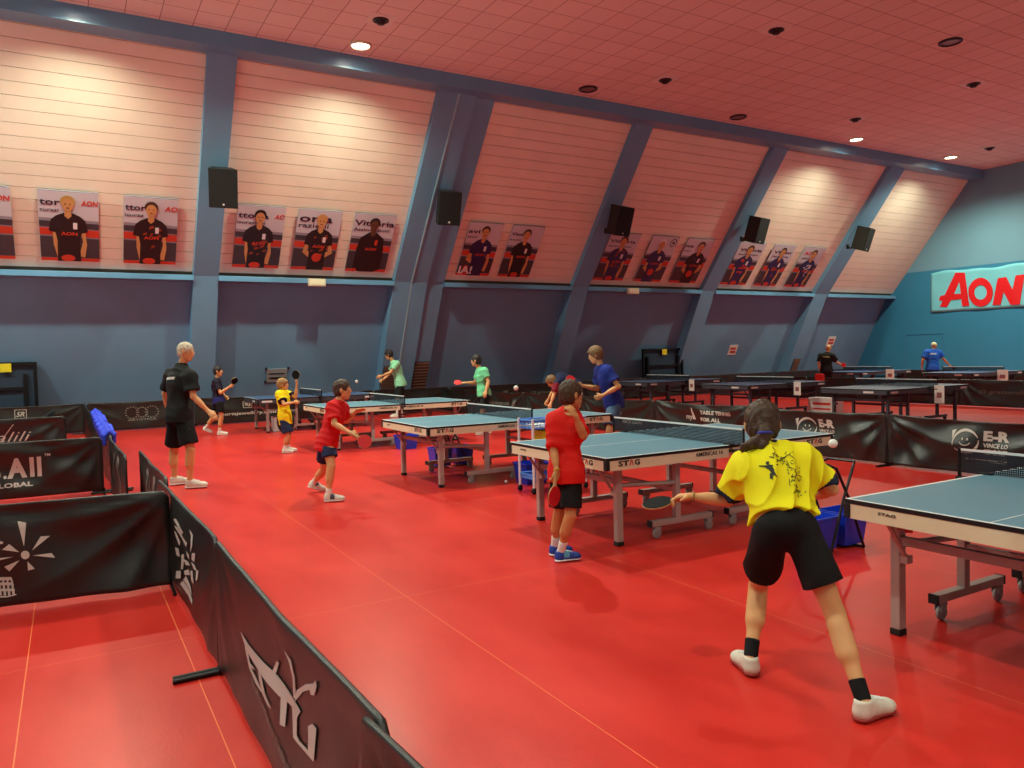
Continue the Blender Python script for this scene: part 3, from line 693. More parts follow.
card(14.87, 8.80, .80, 'pale paper notice hanging at the net post of the nearest dark table', .2, .36)
card(23.7, 15.7, .82, 'white paper notice at the net end of the table of the man in black', .3, .36)
card(23.7, 12.15, .82, 'white paper notice at the net end of the table of the man in blue', .3, .36)

# folded tables stored upright against the wall
M_yel = mat('yellow_sticker', (232, 214, 30), .5)
def folded(x0, x1, y, top, label, stick):
    t = thing('folded_table', label, 'folded table', ((x0+x1)/2, y, 0)); w = x1-x0
    mb = MB(); mb.box((0, .06, top/2+.1), (w-.14, .02, top-.3)); mb.build('tabletop', mat('navy_folded_top', (40, 58, 76), .4), t)
    for s in (-1, 1): mb = MB(); mb.box((s*(w/2-.035), 0, top/2), (.07, .08, top-.0), bev=.008); mb.build('leg', M_blackm, t)
    mb = MB(); mb.box((0, 0, top-.045), (w-.14, .08, .09), bev=.008); mb.build('top_rail', M_blackm, t)
    mb = MB(); mb.box((0, 0, top-.62), (w-.42, .06, .08), bev=.006); mb.build('crossbar', M_blackm, t)
    for s in (-1, 1): mb = MB(); mb.box((s*(w/2-.24), -.01, top-.75), (.09, .07, .95), bev=.006); mb.build('inner_rail', M_blackm, t)
    mb = MB(); mb.box((stick*w, -.05, top-.13), (.22, .015, .2), bev=.003); mb.build('sticker', M_yel, t, label='yellow sticker')
    return t
folded(-2.28, -.62, 21.25, 1.70, 'black upright folded table with yellow sticker at the left edge behind the barriers', .13)
folded(17.65, 19.55, 21.15, 1.70, 'black upright folded table with yellow sticker beside the fourth pillar', .02)

# ------------------------------------------------------------------ barriers
M_cloth = mat('black_barrier_cloth', (24, 26, 23), .42, noise=.06, nscale=2, bump=.08, bscale=60, spec=.6)
M_prt = mat('grey_white_print', (196, 192, 182), .6); M_prt2 = mat('grey_print', (120, 120, 112), .6)
BH = .70
def barrier(p0, p1, label, logo=None, seed=1, fold=.012, sag=.015, hem=.0, feet=True, group='black surround barriers', flip=False, part=None):
    """cloth panel from p0 to p1; the logo faces the left-hand side of p0->p1 (or the right-hand one when flip)"""
    a = V(p0[0], p0[1], 0); b = V(p1[0], p1[1], 0); L = np.linalg.norm(b-a); d = (b-a)/L; n = V(-d[1], d[0], 0)*(-1 if flip else 1)
    t = thing('barrier', label, 'barrier', (a+b)/2, group=group)
    o = a-(a+b)/2; rng = random.Random(seed); ph = [rng.random()*6 for _ in range(6)]; sl = rng.choice((-1, 1))*(.9+rng.random()*.8)
    k1 = 4+rng.random()*3
    def disp(u, z):
        e = min(1, u/.12, (L-u)/.12); e = max(e, 0)
        q = fold*(.6*math.sin(k1*(u*.8+sl*z)*1.3+ph[0]) + .35*math.sin(6*(u*.5-sl*z*1.2)+ph[1]) + .25*math.sin(13*u+4*sl*z+ph[3]+1.2*math.sin(5*z)))
        # drapery pulled from the top corners
        for c0, s in ((0, 1), (L, -1)):
            uu = (u-c0)*s; r = math.hypot(uu, (BH-z))
            ang = math.atan2(BH-z, uu+1e-6); q += fold*1.2*math.exp(-r*1.1)*min(1, r*5)*(1-2*abs(math.sin(ang*6.5+ph[4]+1.5*r))**.8)
        return q*(.25+.75*e)*min(1, (BH-z)/.08+.15)
    def topz(u): 
        q = min(u, L-u); r = .05
        c = 0 if q > r else (r-math.sqrt(max(r*r-(r-q)**2, 0)))
        return BH-sag*math.sin(PI*u/L)-c
    NU, NZ = max(24, int(L*28)), 22
    vs = []; fs = []
    def pt(u, z, off): return o+d*u+n*(disp(u, z)+off)+V(0, 0, z)
    prof = [(0, .011)]+[(j/NZ, .011) for j in range(1, NZ)]+[(.985, .012), (.997, .007), (1, 0), (.997, -.007), (.985, -.012)]+[(j/NZ, -.011) for j in range(NZ-1, -1, -1)]
    m = len(prof)
    for i in range(NU+1):
        u = L*i/NU; tz = topz(u)-.03
        for (fz, off) in prof: vs.append(pt(u, .03-hem*math.sin(PI*u/L)+fz*tz, off))
    for i in range(NU):
        for j in range(m-1): fs.append((i*m+j, (i+1)*m+j, (i+1)*m+j+1, i*m+j+1))
        fs.append((i*m+m-1, (i+1)*m+m-1, (i+1)*m, i*m))
    fs.append(tuple(range(m))); fs.append(tuple(NU*m+j for j in range(m))[::-1])
    mb = MB(); mb.add(vs, fs, 0, True); c = mb.build('cloth', M_cloth, t)
    bmm = bmesh.new(); bmm.from_mesh(c.data); bmesh.ops.recalc_face_normals(bmm, faces=bmm.faces); bmm.to_mesh(c.data); bmm.free()
    if feet:
        for u in (.0, L):
            mb = MB(); q = o+d*u; mb.box((q[0], q[1], .015), (.03, .03, .03)); 
            mb.tube([q+n*.23+V(0, 0, .015), q-n*.23+V(0, 0, .015)], .013, 6); mb.tube([q+V(0, 0, .01), q+V(0, 0, .06)], .012, 6); mb.build('foot', M_blackm, t)
    if logo:
        def T(p):  # p = (u, z, lift) seen by a reader standing on the n side, u to the reader's right
            u = L-p[0] if not flip else p[0]
            # for a reader on side n with n = left of d, reader's right is -d
            return pt(u, p[1], .0135+p[2])
        CUR[0] = T; logo(lambda p: p, L, c)
    return t
def lt(mb, s, u, z, w, h, T, bold=.02, shear=0.): fit_text(mb, s, w, h, lambda p: T(V(p[0], p[1], p[2]*1)), bold=bold, at=(u, z), depth=.0015, shear=shear)
def fine(mb, poly, T, mi=0): mb.prism(poly, 0, .0015, mi, T=T)
CUR = [None]
class LB(MB):
    """flat print cut into small facets and laid on the folded cloth"""
    def build(s, name, mats, parent=None, **k):
        if not s.v: return None
        me = bpy.data.meshes.new('t'); me.from_pydata(s.v, [], s.f); bm = bmesh.new(); bm.from_mesh(me)
        bmesh.ops.delete(bm, geom=[f for f in bm.faces if f.normal.z*(1 if f.normal.length else 0) < .5 and abs(f.normal.z) < .5], context='FACES_ONLY')
        for ax in (0, 1):
            lo = min(v.co[ax] for v in bm.verts); hi = max(v.co[ax] for v in bm.verts); q = lo+.03
            while q < hi:
                co = Vector((0, 0, 0)); co[ax] = q; no = Vector((0, 0, 0)); no[ax] = 1
                bmesh.ops.bisect_plane(bm, geom=list(bm.verts)+list(bm.edges)+list(bm.faces), plane_co=co, plane_no=no); q += .03
        bm.verts.index_update(); T = CUR[0]
        mb = MB(); mb.add([T(V(v.co.x, v.co.y, v.co.z+.0025)) for v in bm.verts], [[v.index for v in f.verts] for f in bm.faces]); bm.free(); bpy.data.meshes.remove(me)
        return mb.build(name, mats, parent, **k)
ETTU =  [[(0.619, 0.412), (0.783, 0.404), (1.044, 0.422), (1.241, 0.434), (1.469, 0.433), (1.566, 0.427), (1.53, 0.403), (1.366, 0.383), (1.261, 0.365), (1.034, 0.357), (0.852, 0.357), (0.736, 0.364)], [(0.696, 0.372), (0.757, 0.371), (0.798, 0.31), (0.988, 0.289), (0.978, 0.274), (0.876, 0.272), (0.764, 0.298)], [(0.748, 0.322), (0.856, 0.334), (0.874, 0.328), (0.765, 0.305)], [(0.951, 0.367), (1.015, 0.346), (1.059, 0.3), (1.161, 0.278), (1.104, 0.272), (1.004, 0.279), (0.957, 0.317)], [(1.287, 0.382), (1.366, 0.387), (1.343, 0.283), (1.282, 0.268)], [(1.437, 0.401), (1.558, 0.424), (1.501, 0.378), (1.492, 0.314), (1.53, 0.31), (1.642, 0.328), (1.653, 0.414), (1.702, 0.441), (1.747, 0.444), (1.71, 0.322), (1.502, 0.293), (1.449, 0.289), (1.439, 0.353)], [(1.417, 0.587), (1.502, 0.58), (1.529, 0.529), (1.516, 0.451), (1.475, 0.439), (1.502, 0.519), (1.469, 0.569)], [(1.49, 0.433), (1.541, 0.491), (1.659, 0.555), (1.743, 0.587), (1.778, 0.61), (1.785, 0.596), (1.743, 0.549), (1.708, 0.538), (1.698, 0.551), (1.619, 0.515), (1.551, 0.47)], [(1.243, 0.489), (1.28, 0.494), (1.215, 0.426), (1.17, 0.422)]]
SHIP =  [[(0.931, 0.55), (1.062, 0.573), (1.423, 0.55), (1.333, 0.521)], [(0.94, 0.506), (1.099, 0.526), (1.541, 0.508), (1.478, 0.472)], [(0.867, 0.455), (1.007, 0.474), (1.159, 0.436), (1.097, 0.402)], [(0.844, 0.337), (1.049, 0.37), (1.055, 0.317), (0.893, 0.294)], [(1.599, 0.602), (1.718, 0.591), (1.713, 0.53), (1.603, 0.463), (1.655, 0.519), (1.664, 0.572)], [(1.049, 0.136), (1.159, 0.182), (1.579, 0.166), (1.538, 0.131)], [(1.161, 0.19), (1.26, 0.235), (1.488, 0.219), (1.534, 0.182)], [(1.196, 0.257), (1.42, 0.318), (1.479, 0.296), (1.224, 0.234)], [(0.872, 0.181), (1.079, 0.229), (1.062, 0.176), (0.854, 0.125)], [(1.155, 0.355), (1.269, 0.38), (1.161, 0.258), (1.074, 0.238)], [(1.221, 0.337), (1.435, 0.37), (1.552, 0.373), (1.283, 0.312)], [(1.443, 0.439), (1.552, 0.438), (1.542, 0.406), (1.447, 0.409)], [(1.653, 0.469), (1.761, 0.492), (1.701, 0.425), (1.622, 0.424)], [(1.598, 0.403), (1.697, 0.41), (1.761, 0.388), (1.675, 0.376)], [(1.749, 0.387), (1.823, 0.404), (1.783, 0.343), (1.719, 0.318)], [(1.521, 0.333), (1.621, 0.357), (1.643, 0.283), (1.549, 0.277)]]
SUN =  [[(1.53, 0.364), (1.528, 0.353), (1.522, 0.345), (1.514, 0.34), (1.505, 0.339), (1.496, 0.343), (1.489, 0.35), (1.484, 0.36), (1.483, 0.371), (1.485, 0.381), (1.491, 0.39), (1.499, 0.395), (1.508, 0.395), (1.517, 0.392), (1.524, 0.385), (1.529, 0.375)], [(1.472, 0.592), (1.519, 0.576), (1.502, 0.424)], [(1.596, 0.475), (1.649, 0.47), (1.545, 0.391)], [(1.547, 0.358), (1.653, 0.356), (1.671, 0.322)], [(1.517, 0.323), (1.555, 0.269), (1.517, 0.262)], [(1.474, 0.338), (1.415, 0.271), (1.388, 0.305)], [(1.473, 0.392), (1.422, 0.451), (1.382, 0.42)], [(1.44, 0.365), (1.304, 0.369), (1.303, 0.342)], [(1.364, 0.482), (1.391, 0.47), (1.387, 0.458), (1.363, 0.457)], [(1.278, 0.249), (1.424, 0.231), (1.427, 0.209), (1.277, 0.228)], [(1.277, 0.213), (1.431, 0.193), (1.433, 0.174), (1.276, 0.195)], [(1.275, 0.172), (1.436, 0.15), (1.438, 0.134), (1.274, 0.155)], [(1.273, 0.121), (1.398, 0.107), (1.445, 0.114), (1.446, 0.109), (1.397, 0.099), (1.272, 0.111)], [(1.42, 0.214), (1.429, 0.213), (1.429, 0.187), (1.419, 0.189)], [(1.421, 0.176), (1.432, 0.174), (1.432, 0.142), (1.421, 0.144)], [(1.422, 0.137), (1.435, 0.136), (1.437, 0.111), (1.424, 0.102)], [(1.396, 0.218), (1.406, 0.217), (1.405, 0.191), (1.395, 0.193)], [(1.397, 0.18), (1.408, 0.178), (1.408, 0.146), (1.397, 0.148)], [(1.398, 0.141), (1.411, 0.141), (1.412, 0.109), (1.4, 0.107)], [(1.372, 0.222), (1.382, 0.221), (1.381, 0.195), (1.372, 0.197)], [(1.373, 0.184), (1.384, 0.182), (1.385, 0.15), (1.373, 0.152)], [(1.375, 0.145), (1.387, 0.145), (1.389, 0.113), (1.376, 0.111)], [(1.348, 0.226), (1.358, 0.225), (1.358, 0.199), (1.348, 0.201)], [(1.35, 0.188), (1.361, 0.186), (1.361, 0.155), (1.35, 0.157)], [(1.351, 0.15), (1.363, 0.149), (1.365, 0.117), (1.352, 0.115)], [(1.325, 0.23), (1.335, 0.229), (1.334, 0.203), (1.325, 0.205)], [(1.326, 0.192), (1.337, 0.19), (1.337, 0.159), (1.326, 0.161)], [(1.327, 0.154), (1.34, 0.153), (1.341, 0.122), (1.329, 0.12)], [(1.302, 0.234), (1.311, 0.233), (1.311, 0.207), (1.301, 0.209)], [(1.303, 0.196), (1.314, 0.194), (1.314, 0.163), (1.303, 0.165)], [(1.304, 0.158), (1.316, 0.157), (1.318, 0.126), (1.305, 0.124)], [(1.278, 0.238), (1.288, 0.237), (1.288, 0.211), (1.278, 0.213)], [(1.279, 0.2), (1.29, 0.198), (1.29, 0.167), (1.28, 0.169)], [(1.281, 0.162), (1.293, 0.162), (1.294, 0.13), (1.282, 0.128)]]
def logo_all(T, L, c):
    mb = LB()
    for (ch, u, w) in (('e', 1.11, .13), ('.', 1.265, .035), ('A', 1.305, .20), ('l', 1.535, .045), ('l', 1.61, .045)): lt(mb, ch, u, .27, w, .24 if ch in 'Al' else (.16 if ch == 'e' else .04), T, bold=.05)
    lt(mb, 'TM', 1.69, .51, .06, .03, T); lt(mb, 'GLOBAL', 1.13, .165, .43, .055, T, .03); mb.build('lettering', M_prt, c)
def logo_sun(T, L, c):
    mb = LB()
    for q in SUN: fine(mb, q, T)
    mb.build('printed_emblem', M_prt, c)
def logo_sign(T, L, c):
    mb = LB(); lt(mb, 'i Kalili', .85, .30, .95, .17, T, -.01, .35)
    for (u0, z0, u1, z1) in ((1.26, .2, 1.54, .60), (.6, .30, 1.75, .34)): fine(mb, [(u0, z0), (u0+.014, z0), (u1+.014, z1), (u1, z1)], T)
    mb.build('lettering', M_prt, c)
def logo_ettu(T, L, c):
    mb = LB()
    for q in ETTU: fine(mb, q, T)
    mb.build('printed_emblem', M_prt, c)
    mb = LB(); lt(mb, 'EUROPEAN TABLE', 0, 0, .62, .035, lambda p: V(.80+p[0], .235+p[1]-.16*p[0], p[2]), .0); lt(mb, 'TENNIS UNION', 0, 0, .5, .035, lambda p: V(1.45+p[0]*.5, .13+p[1], p[2]), .0); mb.build('lettering', M_prt2, c)
def logo_ship(T, L, c):
    mb = LB()
    for q in SHIP: fine(mb, q, T)
    mb.build('printed_emblem', M_prt, c)
def logo_er(T, L, c):
    mb = LB(); cx, cz, R = 1.04, .42, .155
    for a0, a1, w in ((20, 200, .028), (215, 370, .03)):
        n = 14
        for k in range(n):
            a = math.radians(a0+(a1-a0)*k/n); b = math.radians(a0+(a1-a0)*(k+1)/n); wa = w*math.sin(PI*(k+.3)/n)+.006; wb = w*math.sin(PI*min(k+1.3, n)/n)+.006
            fine(mb, [(cx+R*math.cos(a), cz+R*math.sin(a)), (cx+(R-wa)*math.cos(a), cz+(R-wa)*math.sin(a)), (cx+(R-wb)*math.cos(b), cz+(R-wb)*math.sin(b)), (cx+R*math.cos(b), cz+R*math.sin(b))], T)
    fine(mb, [(cx-.16, cz+.02), (cx-.13, cz+.14), (cx-.185, cz+.12)], T)
    for s in (-1, 1): fine(mb, circ(cx+s*.03, cz+.03, .009, .016, 8), T)
    for k in range(8):
        a = math.radians(200+140*k/8); b = math.radians(200+140*(k+1)/8); fine(mb, [(cx+.07*math.cos(a), cz+.01+.06*math.sin(a)), (cx+.06*math.cos(a), cz+.01+.05*math.sin(a)), (cx+.06*math.cos(b), cz+.01+.05*math.sin(b)), (cx+.07*math.cos(b), cz+.01+.06*math.sin(b))], T)
    mb.build('printed_emblem', M_prt, c)
    mb = LB(); lt(mb, 'E-R', 1.24, .44, .28, .12, T, .05); lt(mb, 'VINCE LO', 1.24, .365, .28, .05, T, .02); lt(mb, 'SPORT', 1.24, .28, .28, .065, T, .05); lt(mb, 'REGIONE EMILIA-ROMAGNA', 1.02, .19, .5, .035, T, .0); fine(mb, [(1.0, .245), (1.52, .245), (1.52, .249), (1.0, .249)], T); mb.build('lettering', M_prt, c)
def logo_ttfa(T, L, c):
    mb = LB(); lt(mb, 'TABLE TENNIS', 1.22, .50, .68, .065, T, .03); lt(mb, 'FOR ALL', 1.22, .38, .44, .065, T, .04); lt(mb, 'my', .84, .37, .16, .09, T, .01, .2); fine(mb, [(1.0, .40), (1.08, .40), (1.02, .60), (1.0, .60)], T); mb.build('lettering', M_prt, c)
def logo_jewel(T, L, c):
    mb = LB(); lt(mb, 'sportsjewellery.com', .55, .19, 1.45, .11, T, .015, .15)
    for q in ([(1.17, .39), (1.39, .39), (1.39, .40), (1.17, .40)], [(1.17, .55), (1.39, .55), (1.39, .56), (1.17, .56)], [(1.17, .39), (1.18, .39), (1.18, .56), (1.17, .56)], [(1.38, .39), (1.39, .39), (1.39, .56), (1.38, .56)]): fine(mb, q, T)
    lt(mb, 'SJ', 1.21, .43, .14, .09, T); mb.build('lettering', M_prt, c)
def logo_wreath(T, L, c):
    mb = LB()
    for cx, R in ((.95, .14), (1.17, .12), (1.39, .14)):
        for k in range(14):
            a = 2*PI*k/14; fine(mb, circ(cx+R*math.cos(a), .42+R*math.sin(a), .022, .016, 6), T)
    lt(mb, 'ARTISTICA', .85, .22, .64, .05, T); mb.build('printed_emblem', M_prt2, c)
def logo_box(T, L, c):
    mb = LB(); a, b, z0, z1 = .93, 1.16, .42, .61
    for q in ([(a, z0), (b, z0), (b, z0+.01), (a, z0+.01)], [(a, z1), (b, z1), (b, z1+.01), (a, z1+.01)], [(a, z0), (a+.01, z0), (a+.01, z1), (a, z1)], [(b-.01, z0), (b, z0), (b, z1), (b-.01, z1)]): fine(mb, q, T)
    lt(mb, 'SR', a+.03, z0+.04, .16, .11, T, .01, .3); mb.build('printed_emblem', M_prt, c)
def logo_misc(T, L, c):
    mb = LB(); lt(mb, 'TT', .8, .3, .3, .3, T); lt(mb, 'S', 1.4, .2, .22, .42, T); mb.build('printed_emblem', M_prt2, c)
def logo_wall(T, L, c):
    mb = LB(); lt(mb, 'O grattarola', .5, .32, 1.1, .12, T, .0, .2)
    for k in range(6): fine(mb, [(1.75+k*.04, .2+k*.05), (1.78+k*.04, .2+k*.05), (1.85+k*.03, .5), (1.84+k*.03, .5)], T)
    mb.build('printed_emblem', M_prt2, c)
# row beside the camera, running away from it
barrier((.74, -.45), (.612, 1.87), 'black cloth barrier at the bottom edge of the view, overlapping the swooping emblem one', None, 3, .010, .0)
barrier((.648, 1.77), (.62, 4.10), 'black cloth barrier with a large swooping grey-white emblem, lower centre-left', logo_ettu, 5, .006, .02)
barrier((.625, 4.14), (.58, 6.50), 'black cloth barrier with a small white ship-like emblem, seen steeply, behind the swooping emblem one', logo_ship, 8, .009, .02, hem=-.02)
barrier((.64, 6.56), (.62, 8.86), 'short-looking black barrier right beyond the corner with the sun emblem barrier', logo_misc, 11, .012)
barrier((.46, 8.45), (.42, 10.70), 'black barrier with a tall white mark, right of the panel lettered in big white letters', logo_misc, 12, .012)
barrier((.44, 10.84), (.40, 13.17), 'black barrier running away under the near half of the blue jacket', None, 13)
barrier((.40, 13.20), (.36, 15.53), 'black barrier running away under the far half of the blue jacket', None, 14)
barrier((.36, 15.56), (.32, 17.89), 'far black barrier running toward the wall, last but one of its row', None, 15)
barrier((-.42, 15.95), (-.28, 18.28), 'dark barrier with two small marks seen obliquely behind the signature barrier', logo_misc, 21)
barrier((.32, 17.93), (.28, 20.26), 'farthest black barrier of the row running toward the wall at the left', None, 16)
# cross panels at the left
barrier((.585, 5.88), (-1.79, 5.98), 'black cloth barrier with a grey sun-ray emblem and arcade, lower left', logo_sun, 31, .026, .0, hem=-.01, flip=False)
barrier((.34, 10.78), (-1.97, 10.86), 'black cloth barrier with big white letters ending in All, left', logo_all, 33, .018, .0)
barrier((-.06, 15.72), (-2.39, 15.80), 'black cloth barrier with a white handwritten signature, left', logo_sign, 35, .018, .0)
# along the back wall
wl = [('black barrier with small boxed emblem in front of the left wall', logo_box), ('black barrier with a wreath-like emblem, left of the man in black', logo_wreath), ('black barrier lettered with a jewellery web name, behind the small dark-dressed player', logo_jewel),
      ('black barrier behind the table of the boy in yellow', None), ('black barrier at the foot of the wide pillar', None), ('black barrier with faint script behind the boy in mint green', logo_wall),
      ('black barrier at the wall behind the bending player', logo_wall), ('black barrier at the wall behind the teenager in blue', None), ('black barrier in front of the upright folded table, left half', None), ('black barrier in front of the upright folded table, right half', None)]
x = -2.0
for i, (lb, lg_) in enumerate(wl):
    if i == 5: x0, x1 = x, x+2.33
    barrier((x+2.345, 20.55), (x, 20.55), lb, lg_, 50+i, .012, .02); x += 2.355
for i, lb in enumerate(('first', 'second', 'third')): barrier((x+2.345, 20.55), (x, 20.55), 'distant black barrier along the back wall behind the dark tables, %s from the left' % lb, None, 70+i, feet=False); x += 2.355
# between the two courts: reader on the -x side
el_ = [('black barrier at the right edge with a smiling face emblem behind the net', logo_er), ('black barrier with a smiling face emblem, half hidden by the girl in yellow', logo_er), ('black barrier lettered TABLE TENNIS, between girl and blue teenager', logo_ttfa),
       ('black barrier behind the net of the nearest table, lettered with a web name', logo_jewel), ('black barrier behind the teenager in blue', None), ('black barrier of the middle row behind the bending player', logo_wall), ('farthest black barrier of the middle row', None)]
y = 3.97-.03
barrier((9.4, y-2.35), (9.4, y-.03), 'black barrier of the middle row beyond the right edge of the view', None, 90)
for i, (lb, lg_) in enumerate(el_):
    barrier((9.4, y), (9.4, y+2.332), lb, lg_, 91+i, .036 if i < 2 else .024, .035); y += 2.34
# third court row
y = 4.2; nm = ['distant black barrier at the right edge of the view, beyond the far court', 'distant black barrier right of the net of the nearest dark table', 'distant black barrier behind the nearest dark table', 'distant black barrier left of the nearest dark table', 'distant black barrier behind the middle dark table', 'distant black barrier near the man in black']
for i, lb in enumerate(nm): barrier((19.8, y), (19.8, y+2.33), lb, logo_wall if i in (1, 2) else None, 120+i, feet=False); y += 2.34
y = 8.4
for i, lb in enumerate(('rightmost', 'second from the right', 'third from the right', 'leftmost')): barrier((27.2, y), (27.2, y+2.33), 'small black barrier before the blue end wall, %s of four' % lb, None, 140+i, feet=False); y += 2.34

# blue jacket over the barrier row
M_jack = mat('royal_blue_cloth', (44, 70, 225), .7, noise=.1, nscale=12)
jk = thing('jacket', 'bright blue jacket thrown over the black barrier row at the left', 'jacket', (.42, 12.9, 0))
s = SDF(.012); rng = random.Random(4)
for k in range(66):
    yy = 11.2+k*.085; zz = .725+.012*math.sin(k*1.3); L1 = .07+.10*math.sin(k*.35+1)**2+.03*rng.random(); f_ = .016*math.sin(k*1.9)
    s.cone((.43, yy, zz), (.49+f_, yy+.02, zz-.05), .022, .020, .02); s.cone((.49+f_, yy+.02, zz-.05), (.475+1.6*f_, yy+.05, zz-.05-L1), .021, .014, .02)
    s.cone((.43, yy, zz), (.375-f_, yy-.02, zz-.05), .022, .020, .02); s.cone((.375-f_, yy-.02, zz-.05), (.385-f_, yy-.03, zz-.05-L1*.8), .020, .014, .02)
for y0, y1 in ((11.6, 12.6), (13.6, 15.0)): s.cone((.50, y0, .62), (.50, y1, .70), .035, .035, .02)
s.build('cloth', M_jack, jk)

# ------------------------------------------------------------------ trolley, tubs, balls
M_bluep = mat('blue_plastic', (20, 64, 205), .35); M_bluel = mat('blue_wire_tray', (70, 130, 215), .4); M_ball = mat('white_ball', (240, 240, 232), .4); M_yelp = mat('yellow_plastic', (225, 215, 40), .4)
M_trw = mat('white_trolley_tube', (225, 225, 225), .35)
TX, TY = 4.90, 7.53; tw, td = .36, .165
tr = thing('ball_trolley', 'white-legged trolley with blue trays full of balls behind the boy in red', 'trolley', (TX, TY, 0))
for a in (-1, 1):
    for b in (-1, 1):
        mb = MB(); mb.tube([(a*tw, b*td*.95, .07), (a*tw, b*td*.95, .86)], .016, 10); l = mb.build('post', M_trw, tr)
        mb = MB(); R = np.array(Matrix.Rotation(PI/2, 3, 'X')); mb.lathe([(0, -.012), (.03, -.012), (.034, 0), (.03, .012), (0, .012)], (a*tw, b*td*.95, .034), 12, 0, R); mb.box((a*tw, b*td*.95, .065), (.03, .035, .02)); mb.build('caster', M_rub, l)
for z, h in ((.74, .1), (.42, .05), (.16, .05)):
    mb = MB(); mb.box((0, 0, z), (2*tw-.03, 2*td-.03, .008)); 
    for zz in (z+.01, z+h*.5, z+h): mb.tube([(-tw, -td, zz), (tw, -td, zz), (tw, td, zz), (-tw, td, zz), (-tw, -td, zz)], .006 if zz < z+h else .012, 6)
    for k in range(15):
        q = -tw+2*tw*k/14
        for b in (-1, 1): mb.tube([(q, b*td, z), (q, b*td, z+h)], .003, 5)
    for k in range(11):
        q = -td+2*td*k/10
        for a in (-1, 1): mb.tube([(a*tw, q, z), (a*tw, q, z+h)], .003, 5)
    mb.build('tray', M_bluel, tr)
def ball(p, label, group=None, r=.02):
    b = MB().sphere((0, 0, 0), r, 8).build('ball', M_ball, label=label, cat='ball', group=group); b.location = tuple(p); return b
rng = random.Random(3); pr = ball((TX-tw+.05, TY-td+.03, .766), 'white ball lying in the top tray of the ball trolley', 'balls in the trolley tray')
for i in range(14):
    for j in range(7):
        if i == 0 and j == 0: continue
        if rng.random() < .12: continue
        c = pr.copy(); COL.objects.link(c); c.location = (TX-tw+.05+i*.045+rng.uniform(-.002, .002), TY-td+.03+j*.045+rng.uniform(-.002, .002), .766)
t = thing('plastic_tub', 'yellow plastic tub on the middle tray of the ball trolley', 'tub', (TX-.1, TY-.02, .424))
def tub_mesh(w, d, h, m, parent, name='tub'):
    mb = MB(); n = 2
    def rect(k, z, s=1.): return [V(a*w/2*s*k, b*d/2*s*k, z) for a, b in ((-1, -1), (1, -1), (1, 1), (-1, 1))]
    rings = [rect(.82, 0), rect(1., h-.02), rect(1.06, h-.02), rect(1.06, h), rect(.97, h), rect(.8, .012)]
    vs = [v for r in rings for v in r]; fs = [(0, 3, 2, 1)]
    for i in range(5):
        for k in range(4): fs.append((i*4+k, i*4+(k+1) % 4, (i+1)*4+(k+1) % 4, (i+1)*4+k))
    fs.append((20, 21, 22, 23)); mb.add(vs, fs)
    return mb.build(name, m, parent)
tub_mesh(.22, .2, .29, M_yelp, t, 'body')
t = thing('plastic_tub', 'blue plastic tub on the floor behind the ball trolley', 'tub', (4.95, 8.1, 0)); tub_mesh(.34, .3, .26, M_bluep, t, 'body')
t = thing('plastic_tub', 'blue plastic tub on the floor under the table facing the red-shirted swinging boy', 'tub', (5.08, 12.5, 0)); tub_mesh(.34, .3, .24, M_bluep, t, 'body')
def stand(x, y, label, rz, g):
    t = thing('tub_stand', 'crossed black tube '+label, 'stand', (x, y, 0), rz, g)
    for s in (-1, 1):
        mb = MB(); mb.tube([(-.2*s, -.17, .0+.012), (-.03*s, -.16, .42), (.10*s, -.15, .66), (.16*s, -.12, .69), (.16*s, .12, .69), (.10*s, .15, .66), (-.03*s, .16, .42), (-.2*s, .17, .012)], .011, 8); mb.build('frame', M_blackm, t)
    for s in (-1, 1):
        mb = MB(); mb.tube([(-.2*s, -.17, .012), (-.2*s, .17, .012)], .011, 8); mb.build('foot_bar', M_blackm, t)
    for s, nm in ((-1, 'left'), (1, 'right')):
        o = thing('plastic_tub', 'blue plastic tub, %s one at the %s' % (nm, label), 'tub', (x+.17*s*math.cos(rz), y+.17*s*math.sin(rz)-.0, .026), rz, 'blue tubs at the stands')
        tub_mesh(.28, .26, .26, M_bluep, o, 'body')
stand(5.2, 3.98, 'stand between girl in yellow and rightmost table', 0, 'ball tub stands')
stand(4.78, 10.06, 'stand behind the third table of the near row', 0, 'ball tub stands')
ball(floor_at(506, 481.6, .02), 'white ball lying on the red floor left of the ball trolley')
ball(P3(516, 388, 6.2), 'white ball in the air between the boy in mint green and the bending player')
ball(P3(833, 443.5, 3.4), 'white ball in the air right of the girl in yellow')
ball(P3(356.6, 381.7, 10.), 'white ball in the air right of the head of the red-shirted swinging boy')
# bag behind the little boy
bg = thing('sports_bag', 'black bag standing on the floor behind the boy in yellow', 'bag', (4.05, 16.8, 0))
s = SDF(.02); s.ell((4.05, 16.8, .27), (.19, .12, .27), k=.03); s.cone((3.97, 16.8, .44), (4.13, 16.8, .44), .08, .08, .03); s.build('bag_body', mat('black_bag', (20, 22, 30), .8), bg)
MB().tube([(-.06, 0, .48), (-.04, -.0, .60), (.06, 0, .60), (.08, 0, .48)], .012).build('strap', M_rub, bg)
